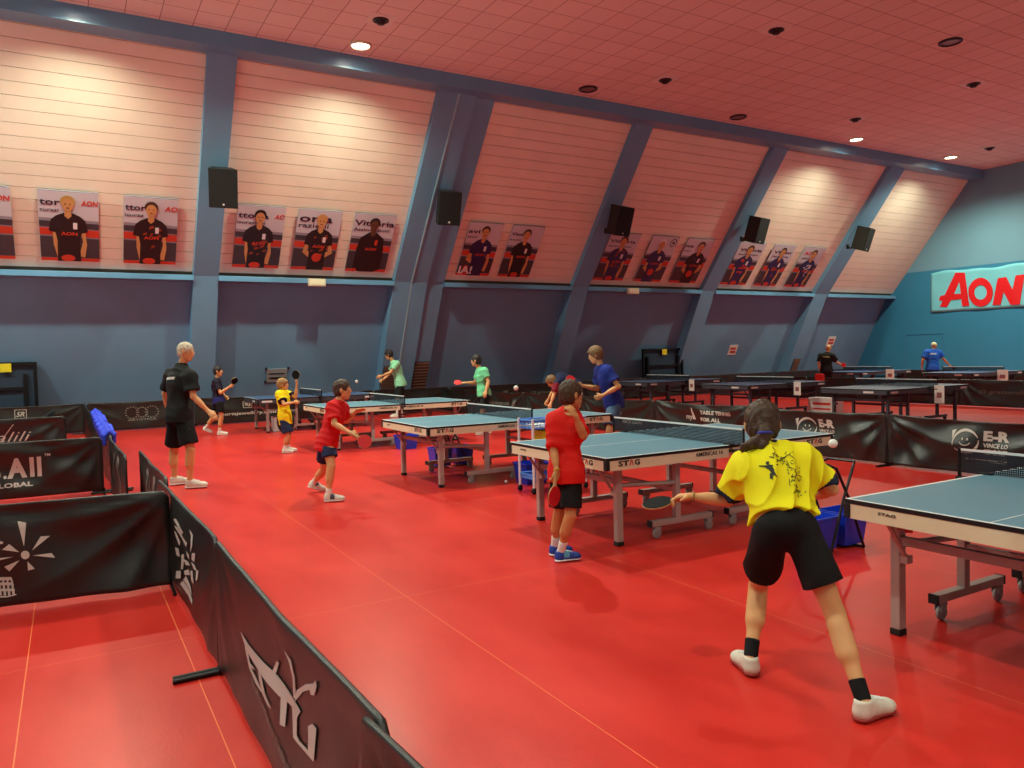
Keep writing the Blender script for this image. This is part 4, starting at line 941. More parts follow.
# papers under the tables
for x, y, lb in ((4.2, 17.6, 'white box standing on the floor behind the boy in yellow'), (5.9, 13.7, 'white crate under the far end of the table facing the red-shirted swinging boy')):
    t = thing('storage_box', lb, 'box', (x, y, 0)); mb = MB(); mb.box((0, 0, .17), (.5, .3, .34), bev=.01); mb.build('box_body', mat('white_card', (215, 205, 200), .7), t)
    mb = MB(); mb.box((0, -.152, .2), (.34, .004, .03)); mb.box((0, -.152, .12), (.34, .004, .03)); mb.build('printed_stripes', mat('purple_print', (110, 90, 160), .6), t)
t = thing('storage_box', 'white crate with red print under the middle dark table', 'box', (15.6, 12.0, 0)); mb = MB(); mb.box((0, 0, .2), (.3, .75, .4), bev=.01); mb.build('box_body', mat('white_card', (215, 205, 200), .7), t)
mb = MB(); mb.box((-.152, 0, .26), (.004, .5, .06)); mb.box((-.152, 0, .14), (.004, .5, .04)); mb.build('printed_stripes', mat('sign_red', (196, 50, 44), .5), t)

# ------------------------------------------------------------------ people
def skinm(name, rgb): return mat(name, rgb, .55, noise=.04, nscale=6, spec=.35)
SK1 = skinm('fair_skin', (216, 160, 108)); SK2 = skinm('tan_skin', (200, 138, 88)); SK3 = skinm('brown_skin', (170, 112, 78))
M_eyew = mat('eye_white', (225, 220, 212), .3); M_iris = mat('eye_dark', (34, 24, 20), .3); M_lip = mat('lip', (170, 88, 78), .5)
def hairm(n, rgb): return mat(n, rgb, .6, noise=.35, nscale=40, bump=.6, bscale=90)
def fabric(n, rgb, nz=.05): return mat(n, rgb, .78, noise=nz, nscale=9, bump=.15, bscale=140, spec=.25)
def foldfn(amp, f=22., ph=0., dirv=(.5, .35, .8)):
    d = unit(dirv)
    def fn(X, Y, Z):
        u = X*d[0]+Y*d[1]+Z*d[2]; v = X*d[1]-Y*d[0]+Z*.3
        w = f*1.25*u+ph+1.6*np.sin(6.5*v+ph)+.8*np.sin(13*Z+4*X)
        a = 1-np.abs(np.sin(w))**.8
        b = 1-np.abs(np.sin(f*.62*(v*1.3-.4*Z)+ph*2+1.4*np.sin(8*u)))**.9
        m = .55+.45*np.sin(5*X+7*Z+ph)*np.sin(6*Y-4*Z)
        return -amp*(1.5*(a-.35)*m+1.1*(b-.35)*(1-m*.6))
    return fn
def paddle(grip, d, n, label, col='red', parent=None):
    """grip point in the hand, d from handle to blade, n the blade's face normal"""
    d = unit(d); n = unit(np.array(n)-d*(np.array(n) @ d)); w = np.cross(n, d)
    t = thing('table_tennis_bat', label, 'bat', grip)
    T = lambda p: p[0]*w+p[1]*d+p[2]*n
    mb = MB(); mb.tube([T(V(0, -.055, 0)), T(V(0, -.05, 0)), T(V(0, .05, 0))], .014, 10); mb.build('handle', mat('bat_wood', (190, 150, 100), .5), t)
    c = [(.075*math.sin(a)*(1 if math.cos(a) > -.5 else .93), .125-.080*(-math.cos(a)) ) for a in [2*PI*k/26 for k in range(26)]]
    mb = MB(); mb.prism(c, -.003, .003, T=T); mb.prism([(-.03, .075), (.03, .075), (.014, .03), (-.014, .03)], -.006, .006, T=T); mb.build('blade', mat('bat_wood', (190, 150, 100), .5), t)
    R_, K_ = mat('bat_red_rubber', (205, 26, 34), .45), mat('bat_black_rubber', (18, 19, 20), .8, spec=.15)
    c2 = [(a*.97, .125+(b-.125)*.97) for a, b in c]
    mb = MB(); mb.prism(c2, .003, .007, T=T); mb.build('rubber', R_ if col == 'red' else K_, t, label='red rubber' if col == 'red' else 'black rubber')
    mb = MB(); mb.prism(c2, -.007, -.003, T=T); mb.build('rubber', K_ if col == 'red' else R_, t, label='black rubber' if col == 'red' else 'red rubber')
    return t
def hand(s, wr, d, n, th, sc=1., curl=.5, thumb_in=.3):
    """palm from wrist wr along d, palm normal n (fingers curl toward n), thumb side th"""
    d = unit(d); n = unit(np.array(n)-d*(np.array(n) @ d)); th_ = np.cross(d, n); th = th_ if th_ @ np.array(th) > 0 else -th_
    s.cone(wr, wr+d*.05*sc+th*.0, .026*sc, .036*sc, .02*sc, flat=(n, .62)); s.cone(wr+d*.045*sc+th*.018*sc, wr+d*.075*sc+th*.022*sc, .024*sc, .02*sc, .012*sc, flat=(n, .6)); s.cone(wr+d*.045*sc-th*.018*sc, wr+d*.07*sc-th*.022*sc, .024*sc, .02*sc, .012*sc, flat=(n, .6))
    for off, L_ in ((.030, .068), (.010, .078), (-.011, .073), (-.031, .058)):
        a = curl; p = wr+d*(.082-.12*abs(off-.006))*sc+th*off*sc
        dd = d*math.cos(a*.6)+n*math.sin(a*.6); q = p+dd*L_*.45*sc; s.cone(p-d*.01*sc, q, .0095*sc, .0088*sc, .004*sc)
        dd = d*math.cos(a*1.8)+n*math.sin(a*1.8); q2 = q+dd*L_*.32*sc; s.cone(q, q2, .0088*sc, .0082*sc, .003*sc)
        dd = d*math.cos(a*2.6)+n*math.sin(a*2.6); s.cone(q2, q2+dd*L_*.24*sc, .0082*sc, .007*sc, .003*sc)
    b = wr+d*.022*sc+th*.026*sc; t1 = b+(d*.55+th*.75+n*.25)*.036*sc; t2 = t1+unit(d*.9+th*(.35-thumb_in)+n*(.3+thumb_in*.6))*.030*sc
    s.cone(wr+d*.02*sc+th*.012*sc, b, .018*sc, .016*sc, .012*sc); s.cone(b, t1, .0145*sc, .0115*sc, .006*sc); s.cone(t1, t2, .011*sc, .0085*sc, .003*sc)
def person(name_label, J, facing, skin, hair, shirt, shorts, s=1., hs=1., h=.009, head_dir=None, head_up=(0, 0, 1), sleeve=.5, short_len=.75, trim=None, shoes=None, socks=None, sock_h=.1,
           hands={}, shirt_fold=.008, hairfn=None, hairstyle='short', group=None, belly=1., sole=None, logo=None, legs=True, shirtfn=None, shortsfn=None, baggy=1., loc=None, sdir=(None, None), hemo=.04, fdir=(.5, .35, .8), lifted='', collar=None, sbag=None):
    J = {k: np.array(v, float) for k, v in J.items()}
    for q in 'LR':
        if q not in lifted: J['an'+q][2] = .090*s
    foot = [J[k] for k in ('anL', 'anR') if k in J]
    base = (sum(foot)/len(foot)).copy() if foot else J['hip'].copy(); base[2] = 0
    root = thing('person', name_label, 'person', base, group=group)
    up = unit(J['chest']-J['hip']); lat = unit(J['shR']-J['shL']); F = unit(facing); front = unit(F-up*(F @ up)); lat = unit(np.cross(front, up)) if (np.cross(front, up) @ lat) > 0 else -unit(np.cross(front, up))
    hpup = unit(J['chest']*0.3+V(0, 0, 1)*.0-J['hip']*.3+V(0, 0, .08)); hlat = unit(J['hpR']-J['hpL'])
    hd = unit(head_dir if head_dir is not None else facing); hu = unit(np.array(head_up)-hd*(np.array(head_up) @ hd)); hr = np.cross(hd, hu)
    hc = J['head']; neckb = J['neck']
    A = np.array([lat, front, up])
    # ---------------- body
    S = SDF(h)
    S.ell(J['hip'], V(.155, .11, .11)*s, A, k=.04)
    S.cone(J['hip'], J['chest'], .118*s*belly, .135*s, .05, flat=(front, .75*belly))
    S.ell(J['chest'], V(.155, .105, .17)*s, A, k=.05)
    for q in 'LR':
        S.cone(neckb-up*.03*s, J['sh'+q], .05*s, .052*s, .05); S.cone(J['sh'+q], J['el'+q], .047*s, .036*s, .03); S.cone(J['el'+q], J['wr'+q], .036*s, .0235*s, .02)
        m = J['el'+q]*.72+J['wr'+q]*.28; S.cone(m, m*.6+J['wr'+q]*.4, .037*s, .030*s, .02)
        if legs:
            S.cone(J['hp'+q], J['kn'+q], .083*s, .052*s, .04)
            kn, an = J['kn'+q], J['an'+q]; S.cone(kn, an, .050*s, .033*s, .02)
            td = sdir[0 if q == 'L' else 1]; td = unit(F if td is None else td)
            cm = kn*.70+an*.30-td*.014*s; S.cone(kn*.85+an*.15-td*.008*s, kn*.55+an*.45-td*.010*s, .049*s, .052*s, .03)
            S.cone(an, an+td*.05*s-V(0, 0, .03)*s, .034*s, .034*s, .02)
    S.cone(neckb-up*.02*s, hc-hu*.06*hs-hd*.012*hs, .052*s, .050*hs, .02)
    S.ell(hc+hu*.02*hs-hd*.012*hs, V(.076, .094, .092)*hs, [hr, hd, hu], k=.02)
    S.ell(hc-hu*.030*hs+hd*.022*hs, V(.060, .068, .084)*hs, [hr, hd, hu], k=.02)
    S.cone(hc-hu*.094*hs+hd*.050*hs-hr*.014*hs, hc-hu*.094*hs+hd*.050*hs+hr*.014*hs, .024*hs, .024*hs, .02)
    for e in (-1, 1):
        S.cone(hc-hu*.085*hs+hd*.045*hs+hr*e*.018*hs, hc-hu*.045*hs-hd*.02*hs+hr*e*.052*hs, .020*hs, .018*hs, .02)
        S.cone(hc+hd*.078*hs+hu*.020*hs, hc+hd*.066*hs+hu*.022*hs+hr*e*.045*hs, .012*hs, .010*hs, .010)
        S.cone(hc+hd*.098*hs+hu*.004*hs+hr*e*.026*hs, hc+hd*.094*hs+hu*.004*hs+hr*e*.038*hs, .011*hs, .010*hs, .008, sub=True)
        S.ell(hc+hr*e*.079*hs-hu*.008*hs-hd*.010*hs, V(.010, .020, .032)*hs, [unit(hr+hd*.3*e), hd, hu], k=.006)
    S.cone(hc+hd*.084*hs+hu*.006*hs, hc+hd*.100*hs-hu*.028*hs, .0085*hs, .0115*hs, .010)
    for e in (-1, 1): S.cone(hc+hd*.088*hs-hu*.031*hs, hc+hd*.085*hs-hu*.032*hs+hr*e*.012*hs, .009*hs, .007*hs, .006)
    S.cone(hc+hd*.086*hs-hu*.055*hs-hr*.016*hs, hc+hd*.086*hs-hu*.055*hs+hr*.016*hs, .008*hs, .008*hs, .006); S.cone(hc+hd*.083*hs-hu*.066*hs-hr*.012*hs, hc+hd*.083*hs-hu*.066*hs+hr*.012*hs, .008*hs, .008*hs, .006)
    for q in 'LR':
        hh = hands.get(q, {}); d = unit(hh.get('d', J['wr'+q]-J['el'+q])); n = hh.get('n', -lat if q == 'R' else lat); th = hh.get('th', front)
        hand(S, J['wr'+q], d, np.array(n, float), th, hh.get('sc', s*1.0), hh.get('curl', .45), hh.get('ti', .3))
    S.build('body', skin, root)
    # ---------------- face details
    if h < .013:
        for e in (-1, 1):
            c = hc+hd*.076*hs+hu*.003*hs+hr*e*.031*hs-V(*root.location)
            mb = MB(); mb.sphere(c, .0125*hs, 7); ey = mb.build('eye', M_eyew, root); mb = MB(); mb.sphere(c+hd*.0085*hs, .0062*hs, 6); mb.build('iris', M_iris, ey)
            mb = MB(); c0 = hc+hd*.088*hs+hu*.025*hs+hr*e*.016*hs-V(*root.location); c1 = hc+hd*.080*hs+hu*.028*hs+hr*e*.044*hs-V(*root.location); mb.tube([c0, (c0+c1)/2+hu*.004*hs, c1], .0042*hs, 6); mb.build('eyebrow', hair, root)
        mb = MB(); c = hc+hd*.0915*hs-hu*.060*hs-V(*root.location); mb.tube([c-hr*.020*hs-hd*.005*hs, c, c+hr*.020*hs-hd*.005*hs], .0040*hs, 6); mb.build('lips', M_lip, root)
    # ---------------- hair
    if hair is not None:
        Hh = SDF(h*.85); nf = unit(hd*.85-hu*.52); P0 = hc+nf*(.043*hs); cuts = [(P0, nf)]
        if hairstyle == 'cap':
            Hh.ell(hc+hu*.035*hs-hd*.005*hs, V(.086, .102, .088)*hs, [hr, hd, hu], cuts=[(hc+hu*.022*hs, -hu)]); Hh.cone(hc+hu*.03*hs+hd*.08*hs, hc+hu*.022*hs+hd*.15*hs, .05*hs, .035*hs, .01, flat=(hu, .14))
            Hh.build('cap', hair, root)
        else:
            vol = {'short': 1., 'full': 1.08, 'thin': .975, 'tail': 1.04}[hairstyle]
            Hh.ell(hc+hu*.028*hs-hd*.012*hs, V(.084, .102, .097)*hs*vol, [hr, hd, hu], cuts=cuts)
            Hh.ell(hc-hu*.030*hs-hd*.035*hs, V(.074, .068, .062)*hs*vol, [hr, hd, hu], k=.02, cuts=cuts+[(hc-hu*.080*hs, -hu), (hc+hd*.0*hs, hd)])
            if hairstyle == 'full':
                for k in range(5): Hh.cone(hc+hu*.085*hs+hr*(k-2)*.02*hs, hc+hu*.058*hs+hd*.088*hs+hr*(k-2)*.026*hs, .026*hs, .012*hs, .012)
            if hairfn: hairfn(Hh, hc, hd, hu, hr)
            amp = .0035*hs
            Hh.build('hair', hair, root, disp=lambda X, Y, Z: amp*(np.sin(150*X+40*Z)*np.sin(120*Y-30*Z)+.7*np.sin(210*Z*.3+170*Y+90*X)))
    # ---------------- shirt
    Sh = SDF(h); g = .012*s*baggy
    hem = J['hip']-up*hemo*s
    Sh.cone(J['hip']+up*.0, J['chest'], (.142*belly)*s+g, .145*s+g, .05, flat=(front, .78*belly)); Sh.ell(J['chest'], V(.162, .112, .175)*s+g, A, k=.05)
    Sh.ell(J['hip'], V(.162, .122, .12)*s+g, A, k=.05)
    if hemo > .03: Sh.cone(J['hip']+up*.05*s, J['hip']-up*(hemo+.05)*s, (.160*s+g), (.186*s+g), .06, flat=(front, .74))
    for q in 'LR':
        a, b = J['sh'+q], J['el'+q]; u_ = unit(b-a); e = a+(b-a)*sleeve
        Sh.cone(neckb-up*.035*s, a, .052*s+g*.5, .060*s+g*.5, .08, cuts=[(neckb+up*.012*s, up)])
        Sh.cone(a, a+(b-a)*(sleeve+.12), .056*s+g*.8, .060*s+g*1.5, .08, cuts=[(e, u_)])
    matfn = shirtfn(J, up, front, lat, hem) if shirtfn else None
    if trim is not None and matfn is None:
        ce = [(J['sh'+q]+(J['el'+q]-J['sh'+q])*(sleeve-.10), unit(J['el'+q]-J['sh'+q])) for q in 'LR']
        def matfn(c, ce=ce):
            r = np.zeros(len(c), int)
            for (p_, u_) in ce:
                m = ((c-p_) @ u_ > 0) & (np.linalg.norm(c-p_, axis=1) < .13*s); r[m] = 1
            m = (np.linalg.norm(c-(neckb), axis=1) < .062*s+g) & ((c-neckb) @ up > -.014); r[m] = 1
            return r
    sm = shirt if isinstance(shirt, list) else ([shirt, trim] if trim is not None else [shirt])
    sh = Sh.build('shirt', sm, root, disp=foldfn(shirt_fold, 26/s, base[0]*3, fdir), post=[(hem, -up)], matfn=matfn)
    if collar is not None:
        ca = unit(up*.8+front*.0); cc = neckb+up*.012*s-V(*root.location); mb = MB()
        pts = [cc+(lat*math.cos(t)*.060*s+front*math.sin(t)*.060*s)-up*(.022*s if math.sin(t) > .7 else 0)-front*.004 for t in [2*PI*k/22 for k in range(23)]]
        mb.tube(pts, .013*s, 8); mb.tube([p-up*.012*s+(p-cc)*.12 for p in pts], .012*s, 8); mb.build('collar', collar, root)
    # ---------------- shorts
    if legs and shorts is not None:
        St = SDF(h); 
        wtop = J['hip']+up*(.05 if hemo < 0 else (.0 if hemo < .15 else -.08))*s
        g = .012*s*(sbag if sbag is not None else baggy)
        St.ell(J['hip']-up*.02*s, V(.160, .125, .11)*s+g*.6, A, k=.05, cuts=[(wtop, up)])
        for q in 'LR':
            a, b = J['hp'+q], J['kn'+q]; u_ = unit(b-a); e = a+(b-a)*short_len
            St.cone(a, a+(b-a)*(short_len+.15), .090*s+g*.8, (.088+.008*baggy)*s+g, .03, cuts=[(e, u_), (wtop, up)])
        St.build('shorts', shorts if isinstance(shorts, list) else [shorts], root, disp=foldfn(.004, 20/s, base[1]), matfn=shortsfn(J) if shortsfn else None)
    if legs:
        for i, q in enumerate('LR'):
            an = J['an'+q]; td = unit(F if sdir[i] is None else sdir[i]); upf = J.get('upf'+q, unit(J['kn'+q]-an)); 
            th = unit(td); sup = unit(V(0, 0, 1)-th*(th[2])); sl = np.cross(th, sup)
            s0_ = s; fl = an-sup*.088*s; s = s*1.14; so = SDF(max(h*.7, .0055)); hl = fl-th*.012*s+sup*.040*s; bx = fl+th*.125*s+sup*.034*s; side = sl
            so.cone(hl, hl+sup*.034*s, .037*s, .036*s, .02, cuts=[(fl+sup*.014*s, -sup)]); so.cone(hl, bx, .036*s, .039*s, .02, flat=(sup, .9), cuts=[(fl+sup*.014*s, -sup)])
            so.cone(an+th*.012*s-sup*.006*s, fl+th*.085*s+sup*.050*s, .034*s, .030*s, .02); so.ell(bx+th*.012*s, V(.040, .050, .028)*s, [side, th, sup], k=.02, cuts=[(fl+sup*.014*s, -sup)])
            mats = shoes if isinstance(shoes, list) else [shoes, sole or shoes]
            upm = [mats[0]]+([mats[2]] if len(mats) > 2 else [])
            sho = so.build('shoe', upm, root, post=[(an+sup*.018*s-th*.01*s, unit(sup+th*-.15))], matfn=(lambda c, b=fl, s=s, th=th: (((c-b) @ th > .02*s) & ((c-b) @ th < .07*s) & ((c-b)[:, 2] > .035*s)).astype(int)) if len(mats) > 2 else None)
            so = SDF(max(h*.6, .005)); so.cone(fl-th*.014*s+sup*.013*s, fl+th*.04*s+sup*.013*s, .042*s, .037*s, .01, flat=(sup, .38)); so.cone(fl+th*.04*s+sup*.013*s, fl+th*.135*s+sup*.016*s, .037*s, .046*s, .01, flat=(sup, .34)); so.build('sole', mats[1], sho).location = tuple(-V(*root.location)*0)
            for ch in sho.children:
                if ch.name.startswith('sole'):
                    ch.data.transform(Matrix.Translation(Vector(tuple(-V(*root.location)))))
            if h < .0105:
                mb = MB(); org = V(*root.location)
                for k_ in range(4):
                    c_ = an+(fl+th*.085*s+sup*.050*s-an)*(.35+.2*k_)+unit(sup+th*.5)*.034*s-org; mb.tube([c_-side*.02*s-sup*.006*s, c_, c_+side*.02*s-sup*.006*s], .0032*s, 5)
                mb.build('laces', M_line, sho)
            s = s0_
            if socks is not None:
                sk = SDF(h*.8); dr = unit(J['kn'+q]-an); sk.cone(an-dr*.010*s, an+dr*sock_h*s, .0385*s, .042*s, .01, cuts=[(an+dr*sock_h*s, dr)]); sk.build('sock', socks, root)
    if loc: pass
    return root, dict(J=J, up=up, front=front, lat=lat, hc=hc, hd=hd, hu=hu, hr=hr, s=s)
def dress(root, nm, poly_or_text, m, T, parentname='shirt', w=None, h_=None, at=(0, 0), bold=.02, label=None):
    par = [c for c in root.children if c.name.startswith(parentname)][0]
    org = V(*root.location); mb = MB(); T0 = T; o_, x_, y_, z_ = T
    from mathutils.bvhtree import BVHTree
    bv = BVHTree.FromPolygons([v.co for v in par.data.vertices], [tuple(p.vertices) for p in par.data.polygons])
    def T(p):
        q = V(*o_)+V(*x_)*p[0]+V(*y_)*p[1]; a = q-org+V(*z_)*.35; hit = bv.ray_cast(Vector(a), Vector(-V(*z_)), .9)
        if hit[0] is None: return q+V(*z_)*.0
        return V(*hit[0])+org+V(*z_)*(.003+p[2])
    if isinstance(poly_or_text, str): fit_text(mb, poly_or_text, w, h_, lambda p: T(p)-org, bold=bold, at=at, depth=.004)
    else:
        for q in poly_or_text: mb.prism(q, 0, .0015, T=lambda p: T(p)-org)
    return mb.build(nm, m, par, label=label)
def report(nm, J):
    if not __import__('os').environ.get('REP'): return
    L = lambda a, b: np.linalg.norm(np.array(J[a])-np.array(J[b]))
    print(nm, 'uarm %.2f %.2f farm %.2f %.2f thigh %.2f %.2f shin %.2f %.2f sh %.2f trunk %.2f topz %.2f hipz %.2f' % (L('shL', 'elL'), L('shR', 'elR'), L('elL', 'wrL'), L('elR', 'wrR'), L('hpL', 'knL'), L('hpR', 'knR'), L('knL', 'anL'), L('knR', 'anR'), L('shL', 'shR'), L('neck', 'hip'), J['head'][2]+.11, J['hip'][2]), 'ank', J['anL'][2].round(2), J['anR'][2].round(2))
rt = _r2; 
def dirw(deg):   # horizontal direction, degrees clockwise from straight away from the camera
    f = unit(V(_fw[0], _fw[1], 0)); r = unit(V(_r2[0], _r2[1], 0)); a = math.radians(deg); return f*math.cos(a)+r*math.sin(a)
def R2W(a, b, c): return unit(_r2*a+_u2*b+_fw*c)       # right, up, away
# girl in yellow, seen from behind
K = dict(head=P3(762, 424.5, 3.90), neck=P3(768, 451, 3.82), chest=P3(775, 479, 3.74), hip=P3(785, 524, 3.60), shL=P3(745.5, 468, 3.83), shR=P3(803, 461, 3.76), elL=P3(727.5, 500, 3.93), elR=P3(831, 489, 3.76),
         wrL=P3(690.5, 496.5, 3.95), wrR=P3(811, 497, 3.94), hpL=P3(769, 538, 3.62), hpR=P3(804, 537, 3.56), knL=P3(758, 587, 3.92), knR=P3(835, 614, 3.47), anL=P3(750.5, 657, 3.76), anR=P3(864, 697, 3.27))
M_yellow = fabric('yellow_shirt', (236, 222, 18)); M_navyc = fabric('navy_trim', (24, 30, 48)); M_blks = fabric('black_shorts', (17, 17, 18), .08)
M_whs = mat('white_shoe', (214, 208, 192), .55, noise=.06, nscale=30); M_gum = mat('red_sole', (150, 40, 34), .6); M_sole = mat('pale_sole', (222, 222, 218), .5); M_whsock = fabric('white_sock', (228, 226, 218)); M_blksock = fabric('black_sock', (18, 18, 20))
M_brh = hairm('dark_brown_hair', (66, 44, 28)); M_brh2 = hairm('brown_hair', (66, 44, 26)); M_blh = hairm('sandy_hair', (150, 110, 62)); M_grh = hairm('grey_hair', (196, 184, 158)); M_bkh = hairm('near_black_hair', (30, 22, 20)); M_lbh = hairm('light_brown_hair', (122, 90, 54))
def pony(H, hc, hd, hu, hr):
    a = hc-hd*.095+hu*.0-hu*.03; H.cone(a, a-hd*.03-hu*.035, .030, .032, .015)
    b = a-hd*.03-hu*.035
    H.cone(b, b-hu*.06-hr*.015-hd*.0, .030, .024, .01); H.cone(b-hu*.06-hr*.015, b-hu*.10+hr*.0, .024, .008, .01)
    H.cone(b-hu*.01, b-hr*.055-hu*.045+hd*.01, .026, .026, .012); H.cone(b-hr*.055-hu*.045+hd*.01, b-hr*.115-hu*.075+hd*.01, .026, .014, .012); H.cone(b-hr*.10-hu*.06, b-hr*.10-hu*.115+hd*.02, .018, .006, .01)
g, I = person('girl in yellow short-sleeved shirt and black shorts seen from behind, striding with bat held out', K, dirw(5), SK1, M_brh, M_yellow, [M_blks], s=.86, hs=1.0, h=.0056, head_dir=unit(dirw(12)-V(0, 0, .25)),
       sleeve=.80, short_len=.62, trim=M_navyc, shoes=[M_whs, M_gum], socks=M_blksock, sock_h=.11, hands={'L': dict(d=R2W(-1, -.05, .05), n=R2W(.1, -1, -.2), th=R2W(0, .2, -1), curl=.75), 'R': dict(d=R2W(-.7, .1, .7), n=R2W(0, 0, 1), th=R2W(0, 1, 0))},
       shirt_fold=.017, fdir=R2W(.85, -.5, 0), hairfn=pony, hairstyle='tail', baggy=1.7, sbag=.7, sdir=(dirw(-8), dirw(64)), hemo=-.03); report('girl', K)
wl_ = K['wrL']
paddle(wl_+R2W(-1, -.05, .02)*.045+R2W(0, -1, 0)*.012, R2W(-1, -.20, .25), R2W(-.2, 1, -.22), 'black-faced bat held out low by the girl in yellow', 'black')
mb = MB(); hd, hu, hr, hc = I['hd'], I['hu'], I['hr'], I['hc']; a = hc-hd*.125-hu*.062-V(*g.location)
mb.tube([a+(hr*math.cos(t)+hd*math.sin(t)*.9)*.033 for t in [2*PI*k/14 for k in range(15)]], .008, 8); mb.build('hair_tie', mat('blue_hair_tie', (36, 44, 150), .6), g)
mb = MB(); c = K['wrL']*.93+K['elL']*.07-V(*g.location); ax = unit(K['wrL']-K['elL']); e1 = unit(np.cross(ax, V(0, 0, 1))); e2_ = np.cross(ax, e1)
mb.tube([c+(e1*math.cos(t)+e2_*math.sin(t))*.0265 for t in [2*PI*k/16 for k in range(17)]], .005, 6); mb.build('bracelet', mat('tan_bracelet', (150, 110, 60), .5), g)
Tb = (K['chest'], I['lat'], I['up'], -I['front'])
ink = mat('shirt_ink', (28, 30, 20), .7)
def stroke(x0, y0, x1, y1, w=.003):
    d = np.array([x1-x0, y1-y0]); L = np.linalg.norm(d)+1e-9; n = np.array([-d[1], d[0]])/L*w/2
    return [(x0-n[0], y0-n[1]), (x1-n[0], y1-n[1]), (x1+n[0], y1+n[1]), (x0+n[0], y0+n[1])]
rng = random.Random(9); S_ = []
for k in range(30):
    t_ = k/60; x = -.02+.16*t_+rng.uniform(-.02, .02); y = .05+.03*math.sin(t_*14)+rng.uniform(-.03, .03); S_.append(stroke(x, y, x+rng.uniform(-.012, .022), y+rng.uniform(-.016, .016)))
for k in range(44):
    t_ = rng.random(); x = .035+.05*t_+rng.uniform(-.01, .02); y = .02-.16*rng.random(); S_.append(stroke(x, y, x+rng.uniform(-.012, .012), y+rng.uniform(-.014, .014)))
S_.append(stroke(-.01, .02, .085, .085, .003)); S_.append(stroke(.03, -.1, .05, .09, .0025)); S_.append(stroke(.05, -.02, .10, -.05, .0025))
dress(g, 'printed_script', S_, ink, Tb)
man = [[(-.064, .006), (-.05, .018), (-.036, .008), (-.030, -.02), (-.038, -.045), (-.05, -.012)], [(-.05, .012), (-.088, .024), (-.088, .020), (-.052, .002)], [(-.04, .010), (-.012, .006), (-.004, .016), (-.006, .004), (-.04, .000)], circ(-.050, .026, .008, .009, 8), [(-.046, -.03), (-.03, -.03), (-.018, -.058), (-.03, -.052)], [(-.05, -.03), (-.038, -.04), (-.044, -.066), (-.054, -.056)]]
dress(g, 'printed_player', man, ink, Tb)
# coach in black
K = dict(head=P3(186, 351.5, 9.74), neck=P3(182, 365, 9.76), chest=P3(179.5, 384, 9.76), hip=P3(179.5, 415, 9.74), shL=P3(171.5, 375, 9.9), shR=P3(190, 377, 9.62), elL=P3(165, 394, 10.02), elR=P3(193.5, 396.5, 9.58),
         wrL=P3(169, 414, 10.18), wrR=P3(208.5, 411.5, 9.62), hpL=P3(175.8, 421, 9.80), hpR=P3(184.2, 421, 9.68), knL=P3(174, 450, 9.95), knR=P3(190.5, 450, 9.66), anL=P3(174.5, 480, 9.98), anR=P3(190, 481.5, 9.70))
M_blk_t = fabric('black_polo', (20, 20, 20), .08); M_gt = fabric('grey_trim', (120, 124, 122))
g, I = person('grey-haired man in black polo shirt and black shorts standing by the barrier corner', K, dirw(48), SK1, M_grh, M_blk_t, [M_blks], s=1.03, hs=1.0, h=.009, head_dir=unit(dirw(82)-V(0, 0, .12)), sleeve=.72, short_len=.80,
       trim=M_blk_t, shoes=[M_whs, M_sole], socks=None, hands={'R': dict(d=R2W(.75, -.65, 0), n=R2W(-.3, -.5, .6), th=R2W(.5, .6, -.4), curl=.35), 'L': dict(curl=.5)}, hairstyle='thin', collar=M_blk_t, belly=1.06, baggy=1.8, sbag=1.1, sdir=(dirw(52), dirw(78)), hemo=.10); report('coach', K)
dress(g, 'lettering', 'FORMATORE', mat('white_shirt_print', (220, 218, 210), .6), (K['chest'], I['lat'], I['up'], -I['front']), w=.18, h_=.032, at=(-.05, .05), bold=.03)
P_ = [[(-.004, -.16), (.004, -.16), (.004, .04), (-.004, .04)]]
dress(g, 'side_stripe', P_, M_gt, (K['hpR']*.5+K['knR']*.5+V(0, 0, .05), I['front'], V(0, 0, 1), I['lat']), parentname='shorts')
# small dark-dressed player far left
K = dict(head=P3(218, 371.2, 16.7), neck=P3(216.8, 379, 16.7), chest=P3(217, 387, 16.7), hip=P3(218.6, 401, 16.7), shL=P3(217.5, 381.5, 16.86), shR=P3(215.5, 382, 16.54), elL=P3(220.5, 391, 16.9), elR=P3(220.5, 393, 16.5),
         wrL=P3(225.5, 396.5, 16.85), wrR=P3(229.5, 386.8, 16.5), hpL=P3(217, 404, 16.78), hpR=P3(219.5, 404, 16.6), knL=P3(213, 418, 16.85), knR=P3(221.3, 418, 16.6), anL=P3(206, 427.5, 16.9), anR=P3(219.5, 431.5, 16.65))
M_dkp = fabric('dark_patterned_shirt', (32, 26, 44), .3); M_bl2 = fabric('blue_hem', (38, 40, 110)); M_wsh2 = M_whs
g, I = person('small player in dark shirt with blue hem, far left by the wall barriers', K, dirw(80), SK1, M_bkh, M_dkp, [M_blks], s=.86, hs=.96, h=.011, head_dir=dirw(75), sleeve=.7, short_len=.6, shoes=[M_whs, M_sole], socks=M_whsock,
       hands={'R': dict(d=R2W(.8, .5, 0), curl=.8)}, hemo=.06, trim=M_bl2, sdir=(unit(dirw(70)-V(0, 0, .5)), dirw(75)), lifted='L', shirtfn=lambda J, up, fr, la, hem: (lambda c: ((c-hem) @ up < .13).astype(int))); report('dark', K)
paddle(P3(231, 385.5, 16.5), R2W(.6, .8, 0), R2W(.5, -.3, -.5), 'dark bat held up by the small dark-dressed player far left', 'black')
